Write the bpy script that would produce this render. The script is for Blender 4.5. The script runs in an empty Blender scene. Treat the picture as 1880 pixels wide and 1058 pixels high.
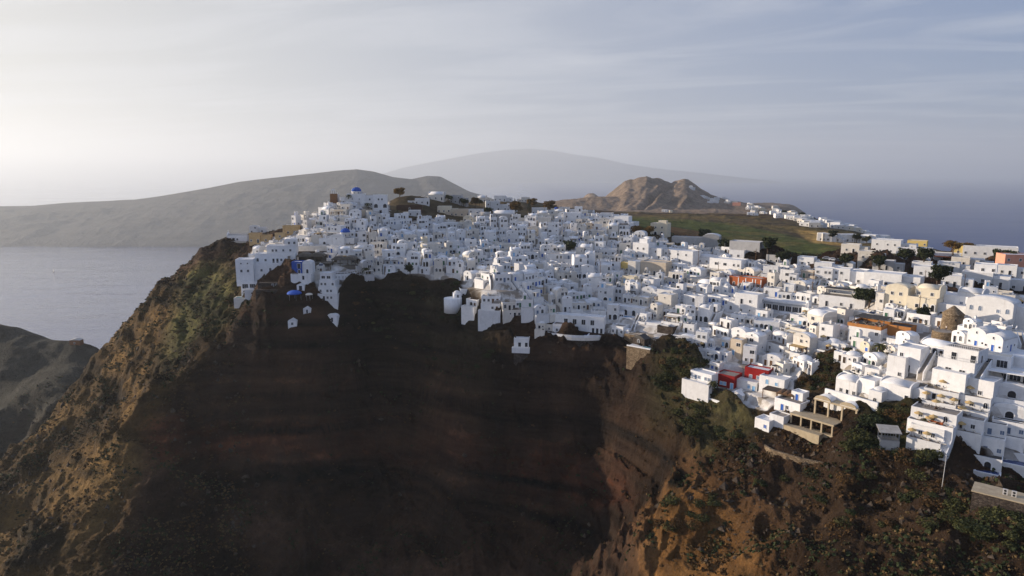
import bpy, math, random
import numpy as np
from mathutils import Vector
C = bpy.context.scene.collection
SC = bpy.context.scene
R = math.radians
rnd = random.Random(7)

# ------------------------------------------------------------------ camera, sky, sun, exposure
FPX, CX, CY, HOR = 1254.0, 940.0, 529.0, 316.0
PITCH = math.atan((CY - HOR) / FPX)
SP, CP = math.sin(PITCH), math.cos(PITCH)
cam_d = bpy.data.cameras.new("camera")
cam = bpy.data.objects.new("camera", cam_d)
C.objects.link(cam)
cam_d.sensor_width = 36.0
cam_d.lens = 36.0 * FPX / 1880.0
cam_d.clip_start = 1.0
cam_d.clip_end = 150000.0
cam.rotation_euler = (math.pi / 2 - PITCH, 0, 0)
SC.camera = cam
SUN_EL, SUN_AZ = R(10.5), R(15.0)        # azimuth: degrees in front of due left
SUN_DIR = Vector((-math.cos(SUN_EL) * math.cos(SUN_AZ), math.cos(SUN_EL) * math.sin(SUN_AZ), math.sin(SUN_EL)))
world = bpy.data.worlds.new("World")
SC.world = world
world.use_nodes = True
wn, wl = world.node_tree.nodes, world.node_tree.links
bg = wn["Background"]
sky = wn.new("ShaderNodeTexSky")
sky.sky_type = 'NISHITA'
sky.sun_disc = False
sky.sun_elevation = SUN_EL
sky.sun_rotation = math.atan2(SUN_DIR.x, SUN_DIR.y)
sky.altitude = 400
sky.air_density = 1.0
sky.dust_density = 0.8
sky.ozone_density = 1.5
# thin cirrus: a wind-stretched noise over the sky's direction, brightening the sky a little
tc = wn.new("ShaderNodeTexCoord")
sep = wn.new("ShaderNodeSeparateXYZ"); wl.new(tc.outputs["Generated"], sep.inputs[0])
def wmath(op, a, b=None, clamp=False):
    n = wn.new("ShaderNodeMath"); n.operation = op; n.use_clamp = clamp
    for i, v in enumerate((a, b)):
        if v is None: continue
        if isinstance(v, (int, float)): n.inputs[i].default_value = v
        else: wl.new(v, n.inputs[i])
    return n.outputs[0]
zz = wmath('ADD', wmath('MAXIMUM', sep.outputs[2], 0.0), 0.06)
px_, py_ = wmath('DIVIDE', sep.outputs[0], zz), wmath('DIVIDE', sep.outputs[1], zz)
comb = wn.new("ShaderNodeCombineXYZ")
wl.new(wmath('ADD', wmath('MULTIPLY', px_, 0.42), wmath('MULTIPLY', py_, 0.10)), comb.inputs[0])
wl.new(wmath('ADD', wmath('MULTIPLY', py_, 1.05), wmath('MULTIPLY', px_, 0.22)), comb.inputs[1])
cn = wn.new("ShaderNodeTexNoise"); cn.inputs["Scale"].default_value = 1.15; cn.inputs["Detail"].default_value = 7
cn.inputs["Roughness"].default_value = 0.58; cn.inputs["Distortion"].default_value = 0.9
wl.new(comb.outputs[0], cn.inputs["Vector"])
cr = wn.new("ShaderNodeMapRange"); cr.inputs[1].default_value = 0.44; cr.inputs[2].default_value = 0.72
cr.inputs[3].default_value = 0.0; cr.inputs[4].default_value = 1.0
wl.new(cn.outputs[0], cr.inputs[0])
cmix = wn.new("ShaderNodeMix"); cmix.data_type = 'RGBA'
sunward = wmath('ADD', wmath('MULTIPLY', sep.outputs[0], SUN_DIR.x), wmath('MULTIPLY', sep.outputs[1], SUN_DIR.y))
veil = wn.new("ShaderNodeMapRange")
for i_, q_ in enumerate((-0.35, 0.85, 0.66, 0.97)): veil.inputs[i_ + 1].default_value = q_
wl.new(sunward, veil.inputs[0])
low = wn.new("ShaderNodeMapRange")                      # the veil thins overhead
for i_, q_ in enumerate((0.24, 0.60, 1.0, 0.78)): low.inputs[i_ + 1].default_value = q_
wl.new(sep.outputs[2], low.inputs[0])
CLOUD_AMT = wmath('MULTIPLY', veil.outputs[0], low.outputs[0])
wl.new(CLOUD_AMT, cmix.inputs[0])
wl.new(sky.outputs[0], cmix.inputs[6])
vcol = wn.new("ShaderNodeMix"); vcol.data_type = 'RGBA'
vt = wn.new("ShaderNodeMapRange")
for i_, q_ in enumerate((-0.35, 0.85, 0.0, 1.0)): vt.inputs[i_ + 1].default_value = q_
wl.new(sunward, vt.inputs[0]); wl.new(vt.outputs[0], vcol.inputs[0])
vcol.inputs[6].default_value = (1.9, 2.6, 4.7, 1); vcol.inputs[7].default_value = (5.9, 5.8, 5.55, 1)
zen = wn.new("ShaderNodeMix"); zen.data_type = 'RGBA'         # brighter blue added overhead, out of view, to fill the shade
up_ = wn.new("ShaderNodeMapRange")
for i_, q_ in enumerate((0.26, 0.62, 0.0, 1.0)): up_.inputs[i_ + 1].default_value = q_
wl.new(sep.outputs[2], up_.inputs[0]); wl.new(up_.outputs[0], zen.inputs[0])
wl.new(vcol.outputs[2], zen.inputs[6]); zen.inputs[7].default_value = (3.0, 4.2, 7.6, 1)
wl.new(zen.outputs[2], cmix.inputs[7])
wisp = wn.new("ShaderNodeMix"); wisp.data_type = 'RGBA'
wl.new(wmath('MULTIPLY', cr.outputs[0], wmath('MULTIPLY', low.outputs[0], 0.5)), wisp.inputs[0]); wl.new(cmix.outputs[2], wisp.inputs[6]); wisp.inputs[7].default_value = (6.6, 6.7, 7.1, 1)
wl.new(wisp.outputs[2], bg.inputs[0])
bg.inputs[1].default_value = 0.064
sun_d = bpy.data.lights.new("sun", 'SUN')
sun_d.energy = 5.0
sun_d.angle = R(0.5)
sun_d.color = (1.0, 0.84, 0.66)
sun = bpy.data.objects.new("sun", sun_d)
sun.rotation_euler = SUN_DIR.to_track_quat('Z', 'Y').to_euler()
C.objects.link(sun)
SC.view_settings.view_transform = 'Standard'
SC.view_settings.look = 'None'
SC.view_settings.exposure = 0.85
SC.view_settings.gamma = 1.0
SC.render.engine = 'CYCLES'
SC.cycles.use_denoising = True
SC.cycles.volume_bounces = 1
SC.cycles.max_bounces = 6
SC.cycles.diffuse_bounces = 3
HAZE_DENSITY, HAZE_G = 0.00006, 0.34
SEA_Z = -520.0

# ------------------------------------------------------------------ helpers
def unproj(u, v, t):
    xc, yc = (u - CX) / FPX, -(v - CY) / FPX
    return (t * xc, t * (CP + yc * SP), t * (-SP + yc * CP))
def proj(x, y, z):
    t = y * CP - z * SP
    return CX + FPX * x / t, CY - FPX * (y * SP + z * CP) / t, t
def hash3(ix, iy, iz, seed):
    h = (ix * 374761393 + iy * 668265263 + iz * 1274126177 + seed * 974634541) & 0xffffffff
    h = ((h ^ (h >> 13)) * 1103515245) & 0xffffffff
    h = ((h ^ (h >> 16)) * 2246822519) & 0xffffffff
    return ((h ^ (h >> 15)) & 0xffff).astype(np.float32) / 32767.5 - 1.0
def vnoise(x, y, z=None, seed=0):
    """smooth value noise, -1..1"""
    ix, iy = np.floor(x).astype(np.int64), np.floor(y).astype(np.int64)
    fx, fy = (x - ix).astype(np.float32), (y - iy).astype(np.float32)
    sx, sy = fx * fx * fx * (fx * (fx * 6 - 15) + 10), fy * fy * fy * (fy * (fy * 6 - 15) + 10)
    if z is None:
        o = np.zeros_like(ix)
        a, b = hash3(ix, iy, o, seed), hash3(ix + 1, iy, o, seed)
        c, d = hash3(ix, iy + 1, o, seed), hash3(ix + 1, iy + 1, o, seed)
        return (a + (b - a) * sx) * (1 - sy) + (c + (d - c) * sx) * sy
    iz = np.floor(z).astype(np.int64); fz = (z - iz).astype(np.float32)
    sz = fz * fz * (3 - 2 * fz)
    def pl(k):
        a, b = hash3(ix, iy, k, seed), hash3(ix + 1, iy, k, seed)
        c, d = hash3(ix, iy + 1, k, seed), hash3(ix + 1, iy + 1, k, seed)
        return (a + (b - a) * sx) * (1 - sy) + (c + (d - c) * sx) * sy
    return pl(iz) * (1 - sz) + pl(iz + 1) * sz
def fbm(x, y, z=None, oct=5, seed=0, ridged=False, gain=0.5):
    s, a, n = 0.0, 1.0, 0.0
    ca, sa = math.cos(0.6), math.sin(0.6)
    for k in range(oct):
        v = vnoise(x, y, z, seed + k * 17)
        s = s + a * ((1 - 2 * np.abs(v)) if ridged else v)
        n += a; a *= gain
        x, y = (x * ca - y * sa) * 2.03 + 7.7, (x * sa + y * ca) * 2.03 + 3.1
        if z is not None: z = z * 2.03 + 1.3
    return s / n
def inpoly(u, v, poly):
    ins = np.zeros(np.shape(u), bool)
    n = len(poly)
    for i in range(n):
        x1, y1 = poly[i]; x2, y2 = poly[(i + 1) % n]
        if y1 == y2: continue
        ins ^= ((y1 > v) != (y2 > v)) & (u < (x2 - x1) * (v - y1) / (y2 - y1) + x1)
    return ins
def sstep(a, b, x):
    t = np.clip((x - a) / (b - a), 0, 1)
    return t * t * (3 - 2 * t)
def mesh_np(name, verts, faces, mat, smooth=True):
    me = bpy.data.meshes.new(name)
    nv, nf, k = len(verts), len(faces), faces.shape[1]
    me.vertices.add(nv); me.vertices.foreach_set("co", np.asarray(verts, np.float32).ravel())
    me.loops.add(nf * k); me.loops.foreach_set("vertex_index", np.asarray(faces, np.int32).ravel())
    me.polygons.add(nf)
    me.polygons.foreach_set("loop_start", np.arange(0, nf * k, k, dtype=np.int32))
    me.update(calc_edges=True)
    me.polygons.foreach_set("use_smooth", np.full(nf, smooth))
    if mat: me.materials.append(mat)
    o = bpy.data.objects.new(name, me); C.objects.link(o)
    return o
def grid_faces(nr, nc):
    i = np.arange((nr - 1) * nc).reshape(nr - 1, nc)[:, :-1].ravel()
    return np.stack([i, i + 1, i + nc + 1, i + nc], 1)
def structure(o, label=None):
    o["kind"] = "structure"
    if label: o["label"] = label
    return o

# ------------------------------------------------------------------ materials
class NT:
    def __init__(s, name):
        s.m = bpy.data.materials.new(name); s.m.use_nodes = True
        s.n, s.l = s.m.node_tree.nodes, s.m.node_tree.links
        s.b = s.n["Principled BSDF"]
    def put(s, v, sock):
        if isinstance(v, bpy.types.NodeSocket): s.l.new(v, sock)
        elif isinstance(v, (tuple, list)) and len(v) == 3 and sock.type == 'RGBA': sock.default_value = (*v, 1)
        else: sock.default_value = v
    def math(s, op, a, b=0.0, clamp=False):
        n = s.n.new("ShaderNodeMath"); n.operation = op; n.use_clamp = clamp
        s.put(a, n.inputs[0]); s.put(b, n.inputs[1]); return n.outputs[0]
    def mix(s, f, a, b, mode='MIX'):
        n = s.n.new("ShaderNodeMix"); n.data_type = 'RGBA'; n.blend_type = mode
        s.put(f, n.inputs[0]); s.put(a, n.inputs[6]); s.put(b, n.inputs[7]); return n.outputs[2]
    def noise(s, scale, detail=5, rough=0.55, vec=None, dist=0.0):
        n = s.n.new("ShaderNodeTexNoise"); n.inputs["Scale"].default_value = scale
        n.inputs["Detail"].default_value = detail; n.inputs["Roughness"].default_value = rough
        n.inputs["Distortion"].default_value = dist
        s.l.new(vec or s.pos(), n.inputs["Vector"]); return n.outputs[0]
    def pos(s):
        if not hasattr(s, '_g'): s._g = s.n.new("ShaderNodeNewGeometry")
        return s._g.outputs["Position"]
    def obj(s):
        if not hasattr(s, '_t'): s._t = s.n.new("ShaderNodeTexCoord")
        return s._t.outputs["Object"]
    def rand(s):
        return s.n.new("ShaderNodeObjectInfo").outputs["Random"]
    def scale(s, vec, sc):
        n = s.n.new("ShaderNodeVectorMath"); n.operation = 'MULTIPLY'
        s.l.new(vec, n.inputs[0]); n.inputs[1].default_value = sc; return n.outputs[0]
    def rng(s, v, a, b, c=0.0, d=1.0):
        n = s.n.new("ShaderNodeMapRange"); n.clamp = True
        s.put(v, n.inputs[0])
        for i, q in enumerate((a, b, c, d)): n.inputs[i + 1].default_value = q
        return n.outputs[0]
    def attr(s, name):
        n = s.n.new("ShaderNodeAttribute"); n.attribute_name = name; return n
    def bump(s, h, strength, dist):
        n = s.n.new("ShaderNodeBump"); n.inputs["Strength"].default_value = strength
        n.inputs["Distance"].default_value = dist; s.l.new(h, n.inputs["Height"])
        s.l.new(n.outputs[0], s.b.inputs["Normal"])
    def done(s, col, rough=0.9, spec=0.2):
        s.put(col, s.b.inputs["Base Color"]); s.put(rough, s.b.inputs["Roughness"])
        s.b.inputs["Specular IOR Level"].default_value = spec
        return s.m

def terrain_material():
    t = NT("terrain_ground")
    cov = t.attr("cover")                      # ground cover colour of each place
    vil = t.attr("plaster").outputs["Fac"]     # whitewashed paving
    n1 = t.noise(0.11, 8, 0.65)
    n2 = t.noise(0.9, 6, 0.7)
    n3 = t.noise(0.035, 5, 0.6)
    c = t.mix(t.rng(n1, 0.3, 0.7), t.mix(1.0, cov.outputs["Color"], (0.50, 0.46, 0.42), 'MULTIPLY'), t.mix(1.0, cov.outputs["Color"], (1.5, 1.5, 1.45), 'MULTIPLY'))
    c = t.mix(t.rng(n2, 0.52, 0.72, 0, 0.75), c, t.mix(1.0, c, (0.35, 0.38, 0.34), 'MULTIPLY'))
    c = t.mix(t.rng(n2, 0.30, 0.42, 0.5, 0), c, t.mix(1.0, c, (1.9, 1.75, 1.6), 'MULTIPLY'))
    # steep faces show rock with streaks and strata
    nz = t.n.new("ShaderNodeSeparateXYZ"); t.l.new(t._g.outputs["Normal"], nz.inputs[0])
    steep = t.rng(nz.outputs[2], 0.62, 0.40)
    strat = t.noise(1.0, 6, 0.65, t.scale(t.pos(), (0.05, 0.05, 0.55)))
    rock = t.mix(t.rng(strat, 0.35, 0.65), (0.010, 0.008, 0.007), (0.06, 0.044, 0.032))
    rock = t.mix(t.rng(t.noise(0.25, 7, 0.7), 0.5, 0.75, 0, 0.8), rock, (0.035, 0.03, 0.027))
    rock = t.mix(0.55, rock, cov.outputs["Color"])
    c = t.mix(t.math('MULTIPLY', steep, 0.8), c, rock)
    pl = t.mix(t.rng(t.noise(0.35, 6, 0.6), 0.35, 0.65), (0.34, 0.31, 0.28), (0.60, 0.58, 0.55))
    pl = t.mix(t.rng(t.noise(0.16, 4, 0.5), 0.53, 0.57, 0, 0.8), pl, (0.17, 0.14, 0.105))
    c = t.mix(vil, c, pl)
    h = t.math('ADD', t.math('MULTIPLY', t.noise(0.6, 9, 0.72), 1.0), t.math('MULTIPLY', strat, 0.5))
    h = t.math('MULTIPLY', h, t.math('SUBTRACT', 1.0, vil))
    t.bump(h, 1.0, 2.2)
    return t.done(c, 0.95, 0.1)
def sea_material():
    t = NT("sea_water")
    v = t.scale(t.pos(), (0.01, 0.026, 0.01))
    big = t.noise(0.05, 4, 0.5, v, 0.4)
    c = t.mix(t.rng(big, 0.35, 0.65), (0.005, 0.026, 0.12), (0.007, 0.033, 0.145))
    n = t.noise(3.2, 5, 0.6, v)
    n2 = t.noise(0.22, 3, 0.5, v, 0.6)
    t.bump(t.math('ADD', n, t.math('MULTIPLY', n2, 3.0)), 0.25, 9.0)
    # the caldera on the west lies sheltered and calm, the open sea on the east is rough
    sx = t.n.new("ShaderNodeSeparateXYZ"); t.l.new(t.pos(), sx.inputs[0])
    calm = t.rng(sx.outputs[0], 1200, -1200)
    m = t.done(c, t.math('ADD', t.rng(big, 0.3, 0.7, 0.05, 0.12), t.math('MULTIPLY', t.math('SUBTRACT', 1.0, calm), 0.3)), 0.5)
    streak = t.noise(0.16, 5, 0.6, t.scale(t.pos(), (0.004, 0.02, 0.01)), 0.8)
    t.put(t.math('MULTIPLY', t.rng(calm, 0, 1, 0.06, 0.95), t.rng(streak, 0.35, 0.65, 0.62, 1.1)), t.b.inputs["Specular IOR Level"])
    return m
def hill_material(name, a, b):
    t = NT(name)
    n = t.noise(0.012, 8, 0.65)
    strat = t.noise(1.0, 5, 0.6, t.scale(t.pos(), (0.002, 0.002, 0.05)))
    c = t.mix(t.rng(n, 0.35, 0.65), a, b)
    c = t.mix(t.rng(strat, 0.45, 0.65, 0, 0.5), c, tuple(x * 0.6 for x in a))
    t.bump(t.noise(0.02, 8, 0.65), 1.0, 25.0)
    return t.done(c, 0.95, 0.1)

# ------------------------------------------------------------------ terrain: surveyed points (picture column, row, distance) and plain x, y, z
PTS = [
 # rim of the cliff, below the village, from east to west
 (1950,905,180),(1880,868,185),(1830,862,187),(1780,815,192),(1700,760,203),(1640,795,198),(1600,745,212),(1545,770,214),(1440,822,214),(1400,775,224),
 (1345,738,243),(1270,705,254),(1235,660,268),(1180,665,274),(1130,628,287),(1060,626,293),(990,622,292),(960,655,295),(935,612,299),(870,612,303),
 (845,570,315),(840,522,330),(760,517,334),(650,517,332),(625,552,318),(590,556,315),(500,568,312),(440,552,340),(425,528,368),
 # village slope
 (1800,700,200),(1740,690,205),(1700,700,208),(1870,640,214),(1820,622,216),(1760,640,224),(1690,640,232),(1745,604,242),(1620,660,228),(1560,690,226),
 (1480,690,238),(1500,640,250),(1430,670,250),(1380,650,262),(1440,600,276),(1560,610,256),(1330,600,284),(1260,620,276),(1200,600,288),(1120,590,300),
 (1680,565,258),(1830,570,262),(1880,560,268),(1600,540,282),(1510,550,294),(1400,535,312),(1300,535,322),(1200,540,326),(1100,545,330),(1000,560,312),(920,560,302),
 (1450,505,336),(1370,502,342),(1290,490,366),(1180,490,372),(1100,495,368),(1000,500,362),(900,500,352),(800,480,362),(700,485,352),(660,490,346),
 (1560,500,330),(1700,520,300),(1840,525,318),(1880,520,326),
 (1200,455,412),(1100,450,414),(1000,445,420),(900,440,424),(800,435,420),(740,440,406),(690,450,384),(650,465,372),(600,475,362),(560,480,360),(500,500,356),
 (1150,425,440),(1050,410,468),(980,400,510),(900,392,530),(820,392,500),(760,400,470),(720,398,440),(690,395,428),(655,368,438),(625,372,434),(590,392,428),(620,415,408),(640,440,392),(570,420,420),(545,440,402),(500,450,402),
 (470,442,420),(430,440,420),(398,446,418),
 (393,520,398),(405,480,412),(450,480,398),
 # plateau and fields behind
 (860,384,640),(940,390,600),(1020,396,600),(760,378,560),(720,366,520),(1080,399,640),(900,384,860),(1000,391,900),(800,372,700),(1080,392,900),
 (1180,412,620),(1300,430,560),(1400,455,520),(1500,470,470),(1600,480,420),(1450,425,680),(1350,412,760),(1250,405,860),(1550,445,560),(1620,455,500),
 (1500,408,900),(1420,395,1150),(1560,424,740),(1600,436,640),(1640,442,580),(1700,460,500),(1760,475,455),(1820,482,430),(1900,492,410),(2050,510,380),
 (1300,402,1200),(1200,402,1150),(1120,390,1100),(1050,394,1150),(1000,393,780),(1060,397,780),(1120,400,780),(940,391,780),(880,390,780),(820,386,700),(1000,393,1000),(1060,396,950),(940,392,1000),(1180,404,900),(1120,398,1400),(1000,388,2200),(1100,386,2400),(1250,388,2500),(1150,384,2250),(1250,384,2250),
 # brown hill
 (1088,376,1850),(1108,360,1900),(1128,347,1950),(1146,332,2000),(1158,331,2000),(1170,327,2050),(1187,323,2050),(1205,327,2060),(1222,332,2060),(1236,337,2060),(1248,331,2000),(1262,330,2000),(1275,339,1950),(1300,353,1900),(1335,367,1800),(1190,350,1800),(1160,360,1720),(1255,352,1800),(1222,362,1760),(1130,372,1700),(1215,380,1500),(1150,388,1500),(1280,372,1650),(1380,378,1650),(1430,384,1450),(1480,396,1250),(1540,414,960),
 (1052,366,1750),(1030,376,1800),(1075,376,1850),(1150,365,1600),(1250,360,1600),(1200,385,1350),(1300,385,1380),(1380,392,1280),(1000,384,1700),(950,384,1600),(1020,394,1400),(900,392,1200),(1080,394,1400),
 # western ridge under the rock and the sunlit slope
 (385,503,398),(345,525,398),(300,545,400),(270,562,404),(250,572,408),(246,606,408),(215,628,418),(188,640,428),
 (160,690,400),(150,735,372),(110,775,356),(60,820,340),(0,868,322),(-80,930,300),
 (350,560,378),(330,600,362),(290,640,356),(250,680,352),(220,740,338),(150,830,318),(60,930,296),(0,1000,278),(-60,1080,255),
 # edge between the sunlit flank and the bowl
 (432,565,340),(415,610,328),(380,655,318),(335,705,306),(298,752,298),(268,802,290),(255,860,278),(235,940,262),(200,1050,242),(160,1150,225),
 # the bowl
 (500,600,318),(600,600,321),(540,660,318),(480,700,316),(420,760,310),(620,680,325),(720,600,331),(800,600,322),(760,680,324),(870,660,301),(880,700,298),
 (420,850,300),(520,830,312),(640,820,320),(760,800,317),(880,800,298),(1000,740,292),(960,700,294),(1060,700,289),(1130,700,284),(1130,770,282),(1040,830,287),(900,880,290),
 (400,950,282),(520,940,294),(660,930,304),(800,930,300),(940,950,284),(1080,930,274),(1150,900,264),(420,1050,258),(600,1050,266),(800,1050,266),(1000,1060,258),(1130,1050,240),
 # eastern spur, sunlit
 (1185,690,270),(1210,740,262),(1240,800,250),(1240,870,236),(1205,930,226),(1190,990,212),(1180,1070,194),(1170,1150,184),
 (1300,770,244),(1320,850,230),(1300,930,212),(1300,1040,190),(1420,900,206),(1440,1000,184),(1540,830,208),(1560,900,194),(1580,1000,172),(1650,840,196),(1680,920,180),(1720,1010,160),
 (1740,890,184),(1800,900,180),(1870,930,168),(1850,1000,154),(1880,1060,142),(1900,960,160),(2000,1000,150),(1600,1100,152),(1400,1120,162),
 # far western spur, in haze
 (-80,585,560),(0,602,565),(60,608,560),(115,632,550),(150,630,540),(185,642,535),(0,680,500),(60,690,500),(120,690,480),(30,760,455),(-60,800,440),(90,730,440),
]
XYZ = [(-420,760,-330),(-300,760,-380),(-500,600,-300),(-250,640,-330),(-180,620,-240),(-150,540,-110),(-230,500,-170),(-300,560,-230),(-260,470,-150),(-130,700,-200),(-90,780,-200),(-160,1000,-400),
 (-400,420,-230),(-520,480,-260),(-330,430,-205),(-290,420,-200),
 (-160,1150,-380),(-220,1500,-430),(-250,2000,-450),(-120,900,-300),(100,2300,-450),(400,2700,-440),(900,2500,-430),(1200,2000,-420),(1100,1500,-360),(900,1200,-300),(800,900,-260),(640,700,-200),(520,520,-140),(560,380,-130),(800,500,-330),(1200,1000,-420),(1800,1600,-440),(1500,600,-430),(900,200,-420),
 (-300,100,-330),(-150,80,-330),(0,80,-330),(150,50,-240),(0,160,-250),(-120,160,-260),(-300,200,-240),(250,60,-150),(320,120,-100),(-500,300,-320),(420,250,-100),(400,170,-95),(-700,700,-430),(-800,300,-430),(300,-60,-300),(-200,-60,-420)]
PTS = [p for p in PTS if not (p[2] > 1480 and 1085 < p[0] < 1450)]
XYZ += [(250, 1900, -92), (500, 1850, -92), (720, 1750, -95), (480, 1500, -86), (300, 1450, -90)]
CP3 = np.array([unproj(*p) for p in PTS] + XYZ)
def rbf_fit(p, lam=2.0):
    d = np.sqrt((p[:, None, 0] - p[None, :, 0]) ** 2 + (p[:, None, 1] - p[None, :, 1]) ** 2 + 160.0)
    n = len(p)
    A = np.zeros((n + 1, n + 1)); A[:n, :n] = -d + np.eye(n) * lam; A[:n, n] = 1; A[n, :n] = 1
    return np.linalg.solve(A, np.append(p[:, 2], 0))
RW = rbf_fit(CP3)
def base_z(x, y):
    x, y = np.asarray(x, np.float64), np.asarray(y, np.float64)
    sh = x.shape; x, y = x.ravel(), y.ravel()
    out = np.empty(len(x))
    for i in range(0, len(x), 20000):
        s = slice(i, i + 20000)
        d = np.sqrt((x[s, None] - CP3[None, :, 0]) ** 2 + (y[s, None] - CP3[None, :, 1]) ** 2 + 160.0)
        out[s] = -d @ RW[:-1] + RW[-1]
    return out.reshape(sh)
VILLAGE = [(440,500),(470,450),(520,428),(560,395),(600,370),(640,352),(715,358),(716,402),(760,414),(900,410),(1000,404),(1050,402),(1110,400),(1165,420),(1165,440),(1270,460),(1330,470),(1340,488),(1430,490),(1560,500),(1620,520),(1740,560),(1800,545),(1960,560),(1960,890),
 (1870,868),(1780,822),(1720,742),(1680,720),(1640,745),(1560,750),(1540,690),(1560,650),(1500,650),(1470,690),(1440,740),(1400,755),(1340,742),(1270,705),(1300,660),(1225,630),(1190,650),(1130,622),(1060,620),(990,615),(965,650),(940,605),(872,610),(850,560),(845,515),(760,512),(650,512),(620,545),(590,545),(560,500),(440,515)]
# polar sheet round the viewpoint, fine where the cliff and village are
TH = np.linspace(R(-52), R(52), 980)
RR = np.concatenate([np.linspace(70, 140, 40, endpoint=False), np.linspace(140, 470, 620, endpoint=False), np.linspace(470, 800, 110, endpoint=False), np.geomspace(800, 3000, 130)])
gx, gy = np.outer(RR, np.sin(TH)), np.outer(RR, np.cos(TH))
coarse_r = np.concatenate([np.arange(70, 480, 3.0), np.geomspace(480, 3000, 220)])
coarse_t = np.linspace(TH[0], TH[-1], 420)
cz = base_z(np.outer(coarse_r, np.sin(coarse_t)), np.outer(coarse_r, np.cos(coarse_t)))
def bilerp(r, th):
    i = np.clip(np.searchsorted(coarse_r, r) - 1, 0, len(coarse_r) - 2)
    j = np.clip(np.searchsorted(coarse_t, th) - 1, 0, len(coarse_t) - 2)
    a, b = (r - coarse_r[i]) / (coarse_r[i + 1] - coarse_r[i]), (th - coarse_t[j]) / (coarse_t[j + 1] - coarse_t[j])
    return (cz[i, j] * (1 - a) + cz[i + 1, j] * a) * (1 - b) + (cz[i, j + 1] * (1 - a) + cz[i + 1, j + 1] * a) * b
def smooth_z(x, y):
    x, y = np.asarray(x, float), np.asarray(y, float)
    return bilerp(np.hypot(x, y), np.arctan2(x, y))
gz = smooth_z(gx, gy)
gu, gv, gt = proj(gx, gy, gz)
def blur(m, k):
    for ax in (0, 1):
        p = np.pad(m, [(k, k) if a == ax else (0, 0) for a in (0, 1)], mode='edge')
        cs = np.cumsum(p, axis=ax); cs = np.concatenate([np.zeros_like(cs.take([0], ax)), cs], ax)
        n = m.shape[ax]
        m = (cs.take(range(2 * k + 1, 2 * k + 1 + n), ax) - cs.take(range(0, n), ax)) / (2 * k + 1)
    return m
vil = inpoly(gu, gv, VILLAGE) & (gt < 600) & (gy > 120)
vmask = blur(vil.astype(float), 4)
# slope
def slope_of(z):
    dr = np.gradient(z, axis=0) / np.gradient(RR)[:, None]
    dt = np.gradient(z, axis=1) / (RR[:, None] * (TH[1] - TH[0]))
    return np.hypot(dr, dt)
sl = slope_of(gz)
wild = 1 - sstep(0.05, 0.7, blur(vil.astype(float), 8))
far = sstep(420, 900, gy)
big = fbm(gx / 55, gy / 55, gz / 55, 5, 3, ridged=True) - 0.25
med = fbm(gx / 17, gy / 17, gz / 14, 5, 11, ridged=True) - 0.2
fine = fbm(gx / 4.2, gy / 4.2, gz / 4.2, 4, 29)
amp = wild * np.clip(0.6 + 1.1 * sstep(0.3, 1.4, sl), 0, 1.4) * (1 - 0.75 * sstep(430, 560, gy) * (1 - far))
CALM = inpoly(gu, gv, [(1370,700),(1560,720),(1560,770),(1510,850),(1400,850),(1370,790)]) | inpoly(gu, gv, [(520,540),(640,570),(640,610),(520,615)]) | inpoly(gu, gv, [(1600,770),(1660,770),(1670,850),(1600,850)])
calm = 1 - blur((CALM & (gt < 340)).astype(float), 10)
wx, wy = 9 * fbm(gx / 45, gy / 45, None, 3, 151), 9 * fbm(gx / 45 + 9, gy / 45, None, 3, 157)
crag = fbm((gx + wx) / 34 + 3, (gy + wy) / 34, gz / 22, 6, 131, ridged=True, gain=0.56)
knob = fbm((gx + wx) / 11, (gy + wy) / 11, gz / 8, 5, 137, ridged=True)
east_w = sstep(1090, 1200, gu) * wild * (gt < 330); west_w = (1 - sstep(430, 540, gu)) * wild * (gt < 430); mid_w = wild * (gt < 380) * (1 - east_w) * (1 - west_w)
out = np.maximum(crag, 0.05) - 0.25
gull = fbm((gx + 0.45 * gy + 1.6 * wx) / 27, gy / 95 + wy / 60, None, 5, 161, ridged=True) - 0.2     # gullies and ribs run down the bowl
dz = calm * amp * (4.5 * big + 3.0 * med + 0.9 * fine) + calm * (west_w * 6.5 + east_w * 7.5 + mid_w * 8.0) * out + calm * (mid_w * 9.5 + west_w * 3.0) * sstep(0.0, 0.5, wild) * gull + calm * (west_w * 1.6 + east_w * 2.4 + mid_w * 2.4) * np.maximum(knob - 0.15, -0.2)
HILL = [(1070,392),(1088,378),(1100,370),(1110,361),(1120,354),(1128,347),(1138,339),(1147,332),(1154,330),(1162,330),(1172,326),(1182,324),(1187,322),(1196,326),(1206,326),(1216,329),(1224,333),(1232,337),(1240,332),(1248,329),(1256,327),(1263,329),(1270,334),(1278,339),(1290,347),(1305,355),(1320,362),(1340,367),(1380,375),(1430,384),(1480,395),(1560,416)]
th_u = CX + FPX * np.tan(TH) * (CP + (CY - 345) / FPX * SP)          # picture column of each direction at the hill's height
crest_v = np.interp(th_u, [p[0] for p in HILL], [p[1] for p in HILL])
in_hill = sstep(1035, 1112, th_u) * (1 - sstep(1390, 1560, th_u))
r_c = 2000 / np.cos(TH) - 500 * sstep(1290, 1450, th_u)
crest_z = (HOR - crest_v) / FPX * 2000 * (1 - 0.25 * sstep(1290, 1450, th_u))
q_ = th_u[None, :] - (gy - 1350) * 0.115
rr_ = RR[:, None] / r_c[None, :]
up = np.clip((rr_ - 0.62) / 0.38, 0, 1)
prof = np.where(rr_ < 1, up ** 1.15, np.clip(1 - (rr_ - 1) / 0.16, -3, 1))
spur = fbm(q_ / 26, RR[:, None] / 260 + 0 * q_, None, 5, 41, ridged=True) - 0.35
gully = -np.exp(-((q_ - 1171) / 5.0) ** 2) * 11 + np.exp(-((q_ - 1180) / 5.0) ** 2) * 4
wob = np.sin(np.pi * np.clip(up, 0, 1)) ** 0.7 * (rr_ < 1.0)
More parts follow.
